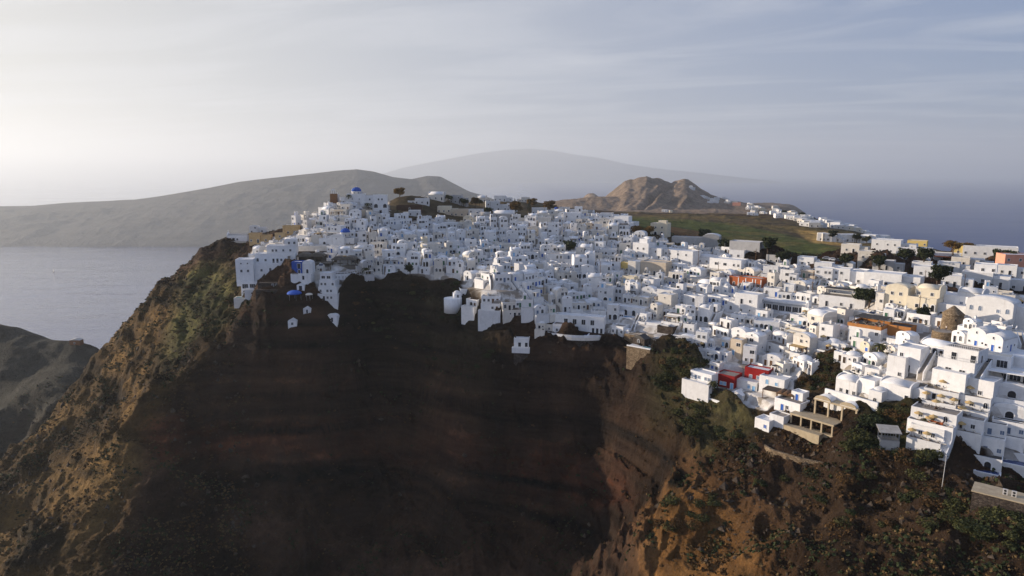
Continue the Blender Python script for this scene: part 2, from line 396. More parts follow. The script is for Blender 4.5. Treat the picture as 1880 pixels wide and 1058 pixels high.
knoll = fbm(gx / 40, gy / 40, None, 5, 47)
foot_z = -92.0
sink = 260 * (1 - in_hill[None, :]) ** 2                    # the flanks run out into the plateau
hz = foot_z - sink + (crest_z[None, :] - foot_z) * prof + wob * (6.5 * spur + gully + 2.2 * knoll) * in_hill[None, :]
take = (in_hill[None, :] > 0) * sstep(0.60, 0.66, rr_)
hillz = (np.maximum(gz, hz) - gz) * take
gz2 = gz + dz + hillz
# rock benches: level strata stand out as ledges on steep ground
lay = 8.0
ph = (gz2 + 3.0 * fbm(gx / 40, gy / 40, None, 3, 61)) / lay
bench = (np.floor(ph) + sstep(0.25, 0.95, ph - np.floor(ph)) - ph) * lay
gz2 = gz2 + bench * wild * sstep(0.5, 1.1, sl) * 0.32 * (gy < 700)
# the village stands on stepped terraces
ph = (gz2 + 2.0 * fbm(gx / 30, gy / 30, None, 2, 71)) / 3.0
terr = (np.floor(ph) + sstep(0.35, 0.65, ph - np.floor(ph)) - ph) * 3.0
gz2 = gz2 + terr * vmask * 0.9
dcarve = 0
# ground cover colour by place
col = np.empty(gx.shape + (3,)); col[:] = (0.046, 0.026, 0.016)
def paint(poly, c, soft=14, cond=None, amt=1.0):
    m = inpoly(gu, gv, poly)
    if cond is not None: m = m & cond
    m = (blur(m.astype(float), soft) * amt)[..., None]
    col[:] = col * (1 - m) + np.array(c) * m
near = gt < 470
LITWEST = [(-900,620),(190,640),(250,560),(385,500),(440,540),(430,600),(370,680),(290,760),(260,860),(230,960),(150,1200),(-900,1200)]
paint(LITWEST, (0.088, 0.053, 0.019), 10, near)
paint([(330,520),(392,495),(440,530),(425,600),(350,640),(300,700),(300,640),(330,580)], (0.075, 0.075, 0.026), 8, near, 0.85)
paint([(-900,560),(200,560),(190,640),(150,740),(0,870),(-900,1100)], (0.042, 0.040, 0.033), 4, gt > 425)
paint([(260,780),(600,800),(1000,860),(1150,900),(1180,960),(1000,930),(800,850),(500,850),(280,850)], (0.10, 0.034, 0.017), 6, near, 0.8)
paint([(450,640),(900,640),(900,780),(450,800)], (0.056, 0.029, 0.016), 14, near, 0.8)
paint([(600,520),(860,515),(940,640),(900,740),(640,640)], (0.026, 0.024, 0.014), 10, near, 0.8)
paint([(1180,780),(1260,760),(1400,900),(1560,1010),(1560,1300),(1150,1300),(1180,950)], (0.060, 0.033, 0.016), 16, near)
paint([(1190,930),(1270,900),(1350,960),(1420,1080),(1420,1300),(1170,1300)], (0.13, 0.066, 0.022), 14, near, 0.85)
paint([(1380,820),(1640,800),(1980,900),(1980,1300),(1500,1300),(1450,960)], (0.042, 0.026, 0.015), 20, near, 0.9)
paint([(1230,640),(1310,660),(1300,720),(1400,760),(1420,800),(1300,850),(1200,800),(1180,700)], (0.06, 0.058, 0.025), 8, near, 0.8)
paint([(1560,745),(1680,745),(1740,820),(1700,860),(1600,830)], (0.05, 0.055, 0.022), 8, near, 0.8)
paint([(1440,690),(1560,640),(1570,700),(1480,740)], (0.07, 0.05, 0.025), 6, near)
# fields and plateau
plat = (gt > 390)
paint([(700,395),(720,345),(1000,355),(1100,395),(1300,400),(1500,405),(1640,440),(1900,470),(2400,520),(2400,600),(1750,560),(1600,500),(1340,485),(1270,455),(1100,440),(760,405)], (0.085, 0.062, 0.032), 6, plat)
paint([(1150,398),(1330,410),(1480,440),(1600,470),(1560,480),(1400,460),(1180,425)], (0.075, 0.088, 0.022), 3, plat)
paint([(1460,422),(1570,432),(1580,452),(1490,446)], (0.40, 0.26, 0.09), 2, plat)
paint([(1210,415),(1280,425),(1330,438),(1280,440),(1220,430)], (0.14, 0.075, 0.03), 2, plat)
paint([(1640,470),(1760,500),(1880,520),(1880,545),(1720,520)], (0.03, 0.034, 0.016), 3, plat & (gt < 700))
fs = fbm(gx / 60 + gy / 90, gy / 26, None, 3, 83)
strip = (sstep(0.0, 0.12, fs) * plat * (gt < 1250) * (gt > 470) * sstep(1080, 1180, gu))[..., None]
col = col * (1 - 0.5 * strip) + np.array((0.16, 0.12, 0.04)) * 0.5 * strip
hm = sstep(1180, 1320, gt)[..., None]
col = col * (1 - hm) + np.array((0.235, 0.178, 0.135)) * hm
gr = (sstep(0.1, 0.5, fbm(gx / 120, gy / 120, None, 5, 91)) * hm[..., 0])[..., None]
col = col * (1 - 0.5 * gr) + np.array((0.10, 0.08, 0.06)) * 0.5 * gr
# beds of lava and ash, each with its own tone
bed = vnoise(gx / 90, gz2 / 3.6 + 1.2 * fbm(gx / 35, gy / 35, None, 3, 401), None, 405) + 0.6 * vnoise(gx / 50, gz2 / 1.5, None, 409)
bedw = ((gt < 430) * wild * sstep(0.35, 0.9, sl))[..., None]
col = col * (1 + bedw * (0.8 * bed[..., None] * np.array((1.0, 0.95, 0.9))))
pat = fbm(gx / 26, gy / 26, None, 4, 421)[..., None] * ((gt < 430) * wild)[..., None]
col = np.clip(col * (1 + 1.25 * pat), 0.004, 0.6)
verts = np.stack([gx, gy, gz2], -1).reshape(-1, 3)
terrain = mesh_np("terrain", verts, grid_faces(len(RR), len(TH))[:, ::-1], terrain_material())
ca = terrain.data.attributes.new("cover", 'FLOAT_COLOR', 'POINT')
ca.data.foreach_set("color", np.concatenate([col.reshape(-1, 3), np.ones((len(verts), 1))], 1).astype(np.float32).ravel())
pa = terrain.data.attributes.new("plaster", 'FLOAT', 'POINT')
pa.data.foreach_set("value", (sstep(0.45, 0.6, vmask + 0.25 * fbm(gx / 3, gy / 3, None, 3, 77)) * (1 - (1 - sstep(0.75, 0.98, blur(vil.astype(float), 14))) * sstep(0.7, 1.2, blur(sl, 3))) * (gt < 560)).astype(np.float32).ravel())
structure(terrain, "dark caldera cliff with dry grass spurs and terraced village ground")
def ground(x, y):
    """height of the built terrain at x, y"""
    r, th = math.hypot(x, y), math.atan2(x, y)
    i = min(max(int(np.searchsorted(RR, r)) - 1, 0), len(RR) - 2)
    f = (th - TH[0]) / (TH[1] - TH[0]); j = min(max(int(f), 0), len(TH) - 2); b = min(max(f - j, 0), 1)
    a = (r - RR[i]) / (RR[i + 1] - RR[i])
    return float((gz2[i, j] * (1 - a) + gz2[i + 1, j] * a) * (1 - b) + (gz2[i, j + 1] * (1 - a) + gz2[i + 1, j + 1] * a) * b)
def spot(u, v, tmin=120.0, tmax=2900.0, which=0):
    """first point of the terrain under picture column u, row v"""
    d = np.array(unproj(u, v, 1.0))
    ts = np.concatenate([np.arange(tmin, 600, 0.5), np.geomspace(600, tmax, 500)])
    x, y, z = ts * d[0], ts * d[1], ts * d[2]
    i = np.clip(np.searchsorted(RR, np.hypot(x, y)) - 1, 0, len(RR) - 2)
    j = np.clip(np.round((np.arctan2(x, y) - TH[0]) / (TH[1] - TH[0])).astype(int), 0, len(TH) - 1)
    a = (np.hypot(x, y) - RR[i]) / (RR[i + 1] - RR[i])
    h = gz2[i, j] * (1 - a) + gz2[i + 1, j] * a
    k = np.nonzero(z <= h)[0]
    if not len(k): k = [int(np.argmin((z - h)[ts < 560] / ts[ts < 560]))]          # the ray just clears the crest: stand on the crest below it
    return float(x[k[0]]), float(y[k[0]]), float(h[k[0]]), float(ts[k[0]])

# ------------------------------------------------------------------ sea, far ridge, far island
S = 70000.0
sea = mesh_np("sea", np.array([(-S, -S, SEA_Z), (S, -S, SEA_Z), (S, S, SEA_Z), (-S, S, SEA_Z)]), np.array([[0, 1, 2, 3]]), sea_material())
structure(sea)
def far_land(name, crest, foot_v, tc_, seed, mat, back=1200, n=420, m=70, amp=30):
    us = np.linspace(crest[0][0], crest[-1][0], n)
    vs = np.interp(us, [c[0] for c in crest], [c[1] for c in crest])
    top = np.array([unproj(u, v, tc_) for u, v in zip(us, vs)])
    foot = np.array([unproj(u, foot_v, abs(SEA_Z) * FPX / (foot_v - HOR) * 1.0) for u in us])
    rows = []
    for k in np.linspace(0, 1, m):
        if k < 0.7:
            s = k / 0.7
            p = foot * (1 - s) + top * s
            p[:, 2] = SEA_Z - 15 + (top[:, 2] - SEA_Z + 15) * (0.62 * s + 0.38 * s ** 0.5) * (1 if s else 1)
        else:
            s = (k - 0.7) / 0.3
            p = top.copy(); p[:, 0] *= 1 + s * back / tc_; p[:, 1] += s * back; p[:, 2] = top[:, 2] + (SEA_Z - 20 - top[:, 2]) * s * s
        rows.append(p)
    V = np.array(rows)
    kk = np.linspace(0, 1, m)[:, None]
    w = np.sin(np.pi * np.clip(kk / 0.98, 0, 1)) ** 0.6
    damp = np.clip(np.abs(kk - 0.7) / 0.25, 0.08, 1)
    V[..., 2] += w * damp * amp * 2.2 * (fbm(V[..., 0] / 420, V[..., 1] / 420, V[..., 2] / 500, 6, seed, ridged=True) - 0.25)
    V[..., 2] += w * damp * amp * 0.6 * fbm(V[..., 0] / 90, V[..., 1] / 90, None, 5, seed + 5)
    o = mesh_np(name, V.reshape(-1, 3), grid_faces(m, n), mat)
    return structure(o)
far_land("hills", [(-700,402),(-300,388),(-60,380),(60,379),(130,373),(250,367),(300,360),(385,345),(440,334),(500,327),(560,320),(620,313),(655,311),(685,315),(720,325),(755,329),(785,323),(808,324),(835,338),(862,352),(900,364),(960,385),(1010,430)],
         452, 6000, 5, hill_material("hill_rock", (0.085, 0.078, 0.070), (0.10, 0.092, 0.082)), amp=20)
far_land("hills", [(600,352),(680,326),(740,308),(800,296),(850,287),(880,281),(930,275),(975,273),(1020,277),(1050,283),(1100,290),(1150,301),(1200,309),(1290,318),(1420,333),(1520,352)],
         336, 32000, 9, hill_material("hazed_island_rock", (0.34, 0.33, 0.32), (0.40, 0.39, 0.37)), amp=30)  # rock colour paled towards the haze so the island fades
# ------------------------------------------------------------------ building kit
class MB:
    """collects shapes; build() links them as one mesh object"""
    def __init__(s): s.v, s.f, s.m, s.sm = [], [], [], []
    def add(s, vs, fs, m=0, smooth=False):
        o = len(s.v); s.v += [tuple(map(float, p)) for p in vs]
        for f in fs: s.f.append([i + o for i in f]); s.m.append(m); s.sm.append(smooth)
    def box(s, x0, x1, y0, y1, z0, z1, m=0, tap=0.0):
        t = tap
        s.add([(x0, y0, z0), (x1, y0, z0), (x1, y1, z0), (x0, y1, z0), (x0 + t, y0 + t, z1), (x1 - t, y0 + t, z1), (x1 - t, y1 - t, z1), (x0 + t, y1 - t, z1)],
              [(3, 2, 1, 0), (4, 5, 6, 7), (0, 1, 5, 4), (1, 2, 6, 5), (2, 3, 7, 6), (3, 0, 4, 7)], m)
    def prism(s, poly, z0, z1, m=0, smooth=False):
        n = len(poly)
        s.add([(x, y, z0) for x, y in poly] + [(x, y, z1) for x, y in poly], [tuple(range(n - 1, -1, -1)), tuple(range(n, 2 * n))], m)
        o = len(s.v) - 2 * n
        for i in range(n):
            j = (i + 1) % n
            s.f.append([o + i, o + j, o + n + j, o + n + i]); s.m.append(m); s.sm.append(smooth)
    def xprism(s, prof, y0, y1, m=0, smooth=False):
        """profile in x,z swept along y"""
        n = len(prof)
        s.add([(x, y0, z) for x, z in prof] + [(x, y1, z) for x, z in prof], [tuple(range(n)), tuple(range(2 * n - 1, n - 1, -1))], m)
        o = len(s.v) - 2 * n
        for i in range(n):
            j = (i + 1) % n
            s.f.append([o + j, o + i, o + n + i, o + n + j]); s.m.append(m); s.sm.append(smooth)
    def yprism(s, prof, x0, x1, m=0, smooth=False):
        n = len(prof)
        s.add([(x0, y, z) for y, z in prof] + [(x1, y, z) for y, z in prof], [tuple(range(n - 1, -1, -1)), tuple(range(n, 2 * n))], m)
        o = len(s.v) - 2 * n
        for i in range(n):
            j = (i + 1) % n
            s.f.append([o + i, o + j, o + n + j, o + n + i]); s.m.append(m); s.sm.append(smooth)
    def lathe(s, cx, cy, prof, n=16, m=0, smooth=True, a0=0.0, a1=2 * math.pi):
        full = abs(a1 - a0 - 2 * math.pi) < 1e-6
        k = n if full else n + 1
        o = len(s.v)
        for r, z in prof:
            for i in range(k):
                a = a0 + (a1 - a0) * i / n
                s.v.append((cx + r * math.cos(a), cy + r * math.sin(a), z))
        for j in range(len(prof) - 1):
            for i in range(n):
                i2 = (i + 1) % k if full else i + 1
                s.f.append([o + j * k + i, o + j * k + i2, o + (j + 1) * k + i2, o + (j + 1) * k + i]); s.m.append(m); s.sm.append(smooth)
        if full:
            s.f.append([o + i for i in range(n - 1, -1, -1)]); s.m.append(m); s.sm.append(False)
            s.f.append([o + (len(prof) - 1) * k + i for i in range(n)]); s.m.append(m); s.sm.append(False)
    def tube(s, p, q, r, n=6, m=0, r2=None):
        p, q = Vector(p), Vector(q); d = (q - p).normalized()
        a = d.orthogonal().normalized(); b = d.cross(a); r2 = r if r2 is None else r2
        o = len(s.v)
        for c, rr in ((p, r), (q, r2)):
            for i in range(n):
                t = 2 * math.pi * i / n; w = c + a * math.cos(t) * rr + b * math.sin(t) * rr; s.v.append(tuple(w))
        for i in range(n):
            j = (i + 1) % n; s.f.append([o + i, o + j, o + n + j, o + n + i]); s.m.append(m); s.sm.append(True)
        s.f.append([o + i for i in range(n - 1, -1, -1)]); s.m.append(m); s.sm.append(False)
        s.f.append([o + n + i for i in range(n)]); s.m.append(m); s.sm.append(False)
    def mesh(s, name, mats):
        me = bpy.data.meshes.new(name); me.from_pydata(s.v, [], s.f)
        for mt in (mats if isinstance(mats, (list, tuple)) else [mats]): me.materials.append(mt)
        me.polygons.foreach_set("material_index", s.m); me.polygons.foreach_set("use_smooth", s.sm); me.update()
        return me
    def build(s, name, mats, parent=None, loc=None):
        return link(name, s.mesh(name, mats), parent, loc)
def link(name, me, parent=None, loc=None, rz=None):
    o = bpy.data.objects.new(name, me); C.objects.link(o)
    if parent is not None: o.parent = parent
    if loc is not None: o.location = loc
    if rz is not None: o.rotation_euler.z = rz
    return o
def tag(o, label, cat, group=None):
    o["label"] = label; o["category"] = cat
    if o.get("kind") is None: o["kind"] = "thing"
    if group: o["group"] = group
    return o
def thing(name, label, cat, loc, rz=0.0, group=None):
    o = bpy.data.objects.new(name, None); C.objects.link(o)
    o.location = loc; o.rotation_euler.z = rz; o.empty_display_size = 0.5
    return tag(o, label, cat, group)
def copy_tree(o, parent=None):
    c = o.copy(); C.objects.link(c); c.parent = parent
    for ch in KIDS.get(o.name, []): copy_tree(ch, c)
    return c
KIDS = {}
def index_kids(o):
    KIDS[o.name] = list(o.children)
    for ch in o.children: index_kids(ch)

def wall_mat(name, a, b, var=0.1, dirt=0.25, bump=0.4, scale=0.7):
    t = NT(name)
    n = t.noise(scale, 6, 0.6)
    c = t.mix(t.rng(n, 0.3, 0.7), a, b)
    st = t.noise(1.0, 4, 0.6, t.scale(t.pos(), (1.3, 1.3, 0.16)))
    c = t.mix(t.rng(st, 0.58, 0.8, 0, dirt), c, tuple(x * y for x, y in zip(a, (0.58, 0.52, 0.45))))
    k = t.rng(t.rand(), 0, 1, 1 - var, 1.0)
    hsv = t.n.new("ShaderNodeHueSaturation"); t.put(c, hsv.inputs["Color"]); t.put(k, hsv.inputs["Value"])
    t.bump(t.noise(4.0, 5, 0.6), bump, 0.06)
    return t.done(hsv.outputs[0], 0.9, 0.15)
def plain(name, c, rough=0.7, spec=0.3, metal=0.0, var=0.0):
    t = NT(name)
    n = t.noise(3.0, 4, 0.6)
    col = t.mix(t.rng(n, 0.3, 0.7), tuple(x * 0.85 for x in c), tuple(min(1, x * 1.08) for x in c))
    t.b.inputs["Metallic"].default_value = metal
    return t.done(col, rough, spec)
def stone_mat(name, a, b, dark, sc=1.6):
    t = NT(name)
    v = t.n.new("ShaderNodeTexVoronoi"); v.inputs["Scale"].default_value = sc; t.l.new(t.scale(t.pos(), (1, 1, 1.5)), v.inputs["Vector"])
    e = t.n.new("ShaderNodeTexVoronoi"); e.feature = 'DISTANCE_TO_EDGE'; e.inputs["Scale"].default_value = sc; t.l.new(t.scale(t.pos(), (1, 1, 1.5)), e.inputs["Vector"])
    rgb = t.n.new("ShaderNodeSeparateColor"); t.l.new(v.outputs["Color"], rgb.inputs[0])
    c = t.mix(rgb.outputs[0], a, b)
    c = t.mix(t.rng(e.outputs["Distance"], 0.0, 0.07, 1, 0), c, dark)
    c = t.mix(t.rng(t.noise(0.5, 5, 0.6), 0.45, 0.7, 0, 0.6), c, tuple(x * 0.5 for x in a))
    t.bump(e.outputs["Distance"], 0.8, 0.15)
    return t.done(c, 0.95, 0.1)
M = {
 'white': wall_mat("whitewash", (0.70, 0.695, 0.69), (0.82, 0.815, 0.81), 0.2, 0.45),
 'warm': wall_mat("warm_whitewash", (0.62, 0.58, 0.51), (0.73, 0.69, 0.63), 0.2, 0.45),
 'grey': wall_mat("grey_render", (0.42, 0.41, 0.40), (0.52, 0.51, 0.50), 0.2),
 'cream': wall_mat("cream_render", (0.62, 0.55, 0.42), (0.71, 0.64, 0.50), 0.12),
 'beige': wall_mat("beige_render", (0.50, 0.42, 0.32), (0.60, 0.51, 0.40), 0.15),
 'ochre': wall_mat("ochre_plaster", (0.42, 0.29, 0.14), (0.55, 0.40, 0.22), 0.1, 0.6),
 'yellow': wall_mat("yellow_render", (0.62, 0.46, 0.16), (0.70, 0.53, 0.2), 0.1),
 'red': wall_mat("red_paint", (0.19, 0.011, 0.012), (0.27, 0.018, 0.018), 0.05, 0.4),
 'orange': wall_mat("orange_paint", (0.34, 0.095, 0.035), (0.43, 0.13, 0.05), 0.05, 0.45),
 'amber': wall_mat("amber_paint", (0.34, 0.145, 0.045), (0.42, 0.19, 0.065), 0.05, 0.45),
 'pink': wall_mat("pink_paint", (0.62, 0.28, 0.19), (0.70, 0.34, 0.24), 0.05),
 'blue': wall_mat("blue_paint", (0.02, 0.07, 0.30), (0.03, 0.09, 0.37), 0.05, 0.1),
 'brown': wall_mat("brown_render", (0.055, 0.032, 0.022), (0.085, 0.05, 0.034), 0.1),
 'terracotta': wall_mat("terracotta_stone", (0.17, 0.085, 0.045), (0.24, 0.12, 0.06), 0.05),
 'concrete': wall_mat("bare_concrete", (0.34, 0.27, 0.18), (0.46, 0.38, 0.26), 0.05, 0.5),
 'darkconc': wall_mat("weathered_concrete", (0.10, 0.09, 0.075), (0.17, 0.15, 0.125), 0.05, 0.5),
 'stone': stone_mat("field_stone", (0.15, 0.105, 0.065), (0.30, 0.225, 0.145), (0.05, 0.04, 0.03)),
 'darkstone': stone_mat("lava_stone", (0.045, 0.035, 0.03), (0.10, 0.08, 0.065), (0.02, 0.017, 0.015)),
 'dark': plain("dark_glass_and_shade", (0.022, 0.024, 0.03), 0.15, 0.5),  # window glass, and the shade painted inside open arches
 'wood': plain("brown_wood", (0.13, 0.07, 0.035), 0.7),
 'darkwood': plain("dark_wood", (0.045, 0.03, 0.02), 0.7),
 'greyblue': plain("blue_grey_paint", (0.12, 0.17, 0.26), 0.6),
 'doorblue': plain("cobalt_paint", (0.02, 0.10, 0.42), 0.5),
 'skyblue': plain("pale_blue_paint", (0.20, 0.42, 0.66), 0.5),
 'green': plain("green_paint", (0.05, 0.14, 0.08), 0.6),
 'roofw': wall_mat("pale_roof_coat", (0.60, 0.595, 0.59), (0.70, 0.695, 0.69), 0.12, 0.1),
 'roofg': wall_mat("grey_roof_screed", (0.36, 0.33, 0.29), (0.50, 0.47, 0.43), 0.2, 0.1),
 'tile': wall_mat("terrace_paving", (0.22, 0.19, 0.16), (0.34, 0.30, 0.26), 0.2, 0.1),
 'darkpave': plain("dark_paving", (0.07, 0.065, 0.06), 0.8),
 'black': plain("black_plastic", (0.015, 0.015, 0.017), 0.5),
 'steel': plain("grey_metal", (0.30, 0.31, 0.32), 0.45, 0.5, 0.6),
 'canvas': plain("ivory_canvas", (0.66, 0.60, 0.50), 0.9),
 'straw': plain("straw_thatch", (0.46, 0.32, 0.14), 0.95),
 'bluecanvas': plain("blue_canvas", (0.03, 0.10, 0.42), 0.8),
 'awning': plain("dark_awning", (0.05, 0.045, 0.042), 0.9),
 'pool': plain("pool_water", (0.03, 0.20, 0.42), 0.06, 0.6),
 'deeppool': plain("deep_pool_water", (0.012, 0.045, 0.16), 0.06, 0.6),
 'palepool': plain("pale_pool_water", (0.16, 0.30, 0.33), 0.08, 0.6),
 'solar': plain("solar_glass", (0.012, 0.018, 0.045), 0.12, 0.6),
 'skin': plain("skin", (0.42, 0.26, 0.18), 0.7), 'cloth': plain("cloth_dark", (0.05, 0.05, 0.07), 0.9), 'clothw': plain("cloth_pale", (0.55, 0.5, 0.46), 0.9), 'clothr': plain("cloth_red", (0.35, 0.05, 0.04), 0.9),
 'carw': plain("white_car_paint", (0.65, 0.66, 0.68), 0.25, 0.5), 'cars': plain("silver_car_paint", (0.30, 0.31, 0.33), 0.3, 0.5, 0.4), 'cary': plain("yellow_car_paint", (0.6, 0.36, 0.03), 0.3, 0.5), 'card': plain("dark_car_paint", (0.03, 0.035, 0.05), 0.25, 0.5),
}
# openings: frame or rim (slot 0) proud of the wall, pane or leaf (slot 1) set back inside it; in archways a dark sheet painted as the recess's shade
OPEN, SPLIT = {}, [False]
def set_opening(me, parent, loc, rz=0.0):
    """an opening as a part; on the named buildings its glass, leaf or painted arch shade is a sub-part"""
    pane_or_shade = PANES.get(me.name) if SPLIT[0] else None
    o = link(me.name.split('.')[0], pane_or_shade[0] if pane_or_shade else me, parent, loc, rz)
    if pane_or_shade: link('door_leaf' if me.name.startswith('door') else 'pane_or_shade', pane_or_shade[1], o)
    return o
PANES = {}
def opening_mesh(kind, w, h, fm, pm):
    key = (kind, round(w, 2), round(h, 2), fm, pm)
    if key in OPEN: return OPEN[key]
    b = MB(); t = min(0.12, w * 0.12); p = 0.10
    if kind in ('a', 'A'):
        n = 10; r = w / 2; hs = max(h - r, 0.2)
        arc = [(r * math.cos(math.pi * i / n), hs + r * math.sin(math.pi * i / n)) for i in range(n + 1)]
        R_ = r + (0.30 if kind == 'A' else t)
        arc2 = [(R_ * math.cos(math.pi * i / n), hs + R_ * math.sin(math.pi * i / n)) for i in range(n + 1)]
        q = 0.28 if kind == 'A' else p
        b.xprism([(-r, 0.0)] + [(r, 0.0)] + arc[0:], -0.02, 0.02, 1)
        outer, inner = [(R_, 0.0)] + arc2 + [(-R_, 0.0)], [(r, 0.0)] + arc + [(-r, 0.0)]
        k = len(outer)
        vs = [(x, -q, z) for x, z in outer] + [(x, -q, z) for x, z in inner] + [(x, 0.03, z) for x, z in outer] + [(x, 0.03, z) for x, z in inner]
        fs = []
        for i in range(k - 1):
            fs += [(i + 1, i, k + i, k + i + 1), (i, i + 1, 2 * k + i + 1, 2 * k + i), (k + i + 1, k + i, 3 * k + i, 3 * k + i + 1)]
        b.add(vs, fs, 0)
        if kind == 'a' : b.box(-0.03, 0.03, -0.05, -0.021, 0.02, h - 0.05, 0)
    else:
        b.box(-w / 2, w / 2, -0.02, 0.02, 0, h, 1)
        b.box(-w / 2 - t, -w / 2, -p, 0.03, 0, h, 0); b.box(w / 2, w / 2 + t, -p, 0.03, 0, h, 0)
        b.box(-w / 2 - t, w / 2 + t, -p, 0.03, h, h + t, 0)
        if kind in 'ws': b.box(-w / 2 - t - 0.06, w / 2 + t + 0.06, -p - 0.08, 0.03, -0.1, 0, 0)
        if kind in 'wWg':
            k = max(1, int(round(w / 0.9)) - 0) if kind != 'w' else 2
            for i in range(1, k):
                x = -w / 2 + w * i / k; b.box(x - 0.03, x + 0.03, -0.05, -0.021, 0, h, 0)
    me = b.mesh({'w': 'window', 's': 'window', 'W': 'window', 'a': 'window', 'A': 'archway', 'd': 'door', 'D': 'door', 'g': 'glass_door'}[kind], [M[fm], M[pm]])
    fr, pn = MB(), MB(); fr.v, pn.v = list(b.v), list(b.v)
    for f, m_, q in zip(b.f, b.m, b.sm):
        x = pn if m_ else fr; x.f.append(f); x.m.append(0); x.sm.append(q)
    for x in (fr, pn):
        keep = sorted({i for f in x.f for i in f}); ix = {a: n for n, a in enumerate(keep)}
        x.v = [x.v[i] for i in keep]; x.f = [[ix[i] for i in f] for f in x.f]
    PANES[me.name] = (fr.mesh(me.name.split('.')[0] + '_frame', M[fm]), pn.mesh('pane_or_shade', M[pm]))
    OPEN[key] = me
    return me
OPDIM = {'w': (0.95, 1.15, 0.95), 's': (0.55, 0.6, 1.5), 'W': (1.7, 1.3, 0.9), 'a': (1.0, 1.7, 0.9), 'A': (2.4, 2.45, 0.05), 'd': (1.0, 2.15, 0.05), 'D': (1.5, 2.3, 0.05), 'g': (2.6, 2.15, 0.05)}
def openings(root, spec, x0, x1, y, z0, h, frame='white', leaf='dark', door=None, rot=0.0, base=None):
    """a row string per storey, bottom first, set along a wall from x0 to x1 (or, rotated, along a side)"""
    rows = spec.split('/')
    sh = h / len(rows)
    for r, row in enumerate(rows):
        n = len(row)
        for i, ch in enumerate(row):
            if ch == '.': continue
            w, oh, sill = OPDIM[ch]
            x = x0 + (x1 - x0) * (i + 0.5) / n
            w = min(w, abs(x1 - x0) / n * 0.82)
            oh = min(oh, sh - 0.35 - (sill if sill > 0.5 else 0)) if sh < 3.2 else oh
            pm = (door or leaf) if ch in 'dD' else leaf
            me = opening_mesh(ch, w, max(oh, 0.5), frame, pm)
            loc = (x, y, z0 + r * sh + sill) if rot == 0 else (y, x, z0 + r * sh + sill)
            set_opening(me, root, loc, rot)
def block(root, x0, x1, y0, y1, z0, h, roof='flat', wall='white', roofm='roofw', foot=0.0, par=0.45, vh=None, front='', right='', left='', frame='white', leaf='dark', door=None, gable=True):
    """one volume of a building: its wall with parapet, its roof, its openings. front is towards -y"""
    b = MB(); z1 = z0 + h
    b.box(x0, x1, y0, y1, z0 - foot, z1)
    k = 0.22
    if roof in ('flat', 'terrace'):
        b.box(x0, x1, y0, y0 + k, z1, z1 + par); b.box(x0, x1, y1 - k, y1, z1, z1 + par)
        b.box(x0, x0 + k, y0 + k, y1 - k, z1, z1 + par); b.box(x1 - k, x1, y0 + k, y1 - k, z1, z1 + par)
    b.build('wall', M[wall], root)
    r = MB()
    if roof in ('flat', 'terrace'):
        r.box(x0 + k, x1 - k, y0 + k, y1 - k, z1 - 0.05, z1 + 0.07)
    elif roof in ('vault', 'vaultx'):
        w2 = (x1 - x0) / 2 if roof == 'vault' else (y1 - y0) / 2
        hh = vh or w2 * 0.62; n = 12
        cx = (x0 + x1) / 2 if roof == 'vault' else (y0 + y1) / 2
        prof = [(cx + w2 * math.cos(math.pi * i / n), z1 - 0.02 + hh * math.sin(math.pi * i / n)) for i in range(n + 1)]
        if roof == 'vault': r.xprism(prof[::-1], y0 + 0.35, y1 - 0.2, 0, True)
        else: r.yprism(prof, x0 + 0.35, x1 - 0.2, 0, True)
        g = MB(); w3, h3 = w2 + 0.02, hh + 0.25
        pg = [(cx + w3 * math.cos(math.pi * i / n), z1 - 0.03 + h3 * math.sin(math.pi * i / n)) for i in range(n + 1)]
        if roof == 'vault': g.xprism(pg[::-1], y0 - 0.02, y0 + 0.37)
        else:
            g.yprism(pg, x0 - 0.02, x0 + 0.37); g.build('gable', M[wall], root); g = MB(); g.yprism(pg, x1 - 0.35, x1 + 0.02)
        g.build('gable', M[wall], root)
    elif roof == 'gable':
        cx = (x0 + x1) / 2; hh = vh or (x1 - x0) * 0.24
        r.xprism([(x0 - 0.15, z1), (cx, z1 + hh), (x1 + 0.15, z1)], y0 + 0.02, y1 + 0.1)
    elif roof == 'dome':
        rr = min(x1 - x0, y1 - y0) / 2 * 0.92
        r.lathe((x0 + x1) / 2, (y0 + y1) / 2, [(rr * math.cos(a), z1 - 0.05 + rr * (vh or 0.8) * math.sin(a)) for a in np.linspace(0, math.pi / 2 * 0.98, 8)], 20)
    ro = r.build('roof', M[roofm], root) if r.v else None
    if front: openings(root, front, x0 + 0.3, x1 - 0.3, y0, z0, h, frame, leaf, door)
    if right: openings(root, right, y0 + 0.3, y1 - 0.3, x1, z0, h, frame, leaf, door, R(90))
    if left: openings(root, left, y1 - 0.3, y0 + 0.3, x0, z0, h, frame, leaf, door, R(-90))
    return ro
def stair(root, x0, x1, y0, z0, y1, z1, mat='white', foot=3.0, step='tile'):
    n = max(3, int(abs(z1 - z0) / 0.3)); b = MB()
    for i in range(n):
        ya, yb = y0 + (y1 - y0) * i / n, y0 + (y1 - y0) * (i + 1) / n
        zt = z0 + (z1 - z0) * (i + 1) / n
        b.box(x0, x1, min(ya, yb), max(ya, yb), min(z0, z1) - foot, zt)
    b.build('staircase', M[step], root)
    w = MB()
    for xx in (x0 - 0.25, x1):
        w.yprism([(y0, z0 - foot), (y1, z0 - foot), (y1, z1 + 0.9), (y0, z0 + 0.9)] if y1 > y0 else [(y1, z0 - foot), (y0, z0 - foot), (y0, z0 + 0.9), (y1, z1 + 0.9)], xx, xx + 0.25)
        w.build('side_wall', M[mat], root); w = MB()
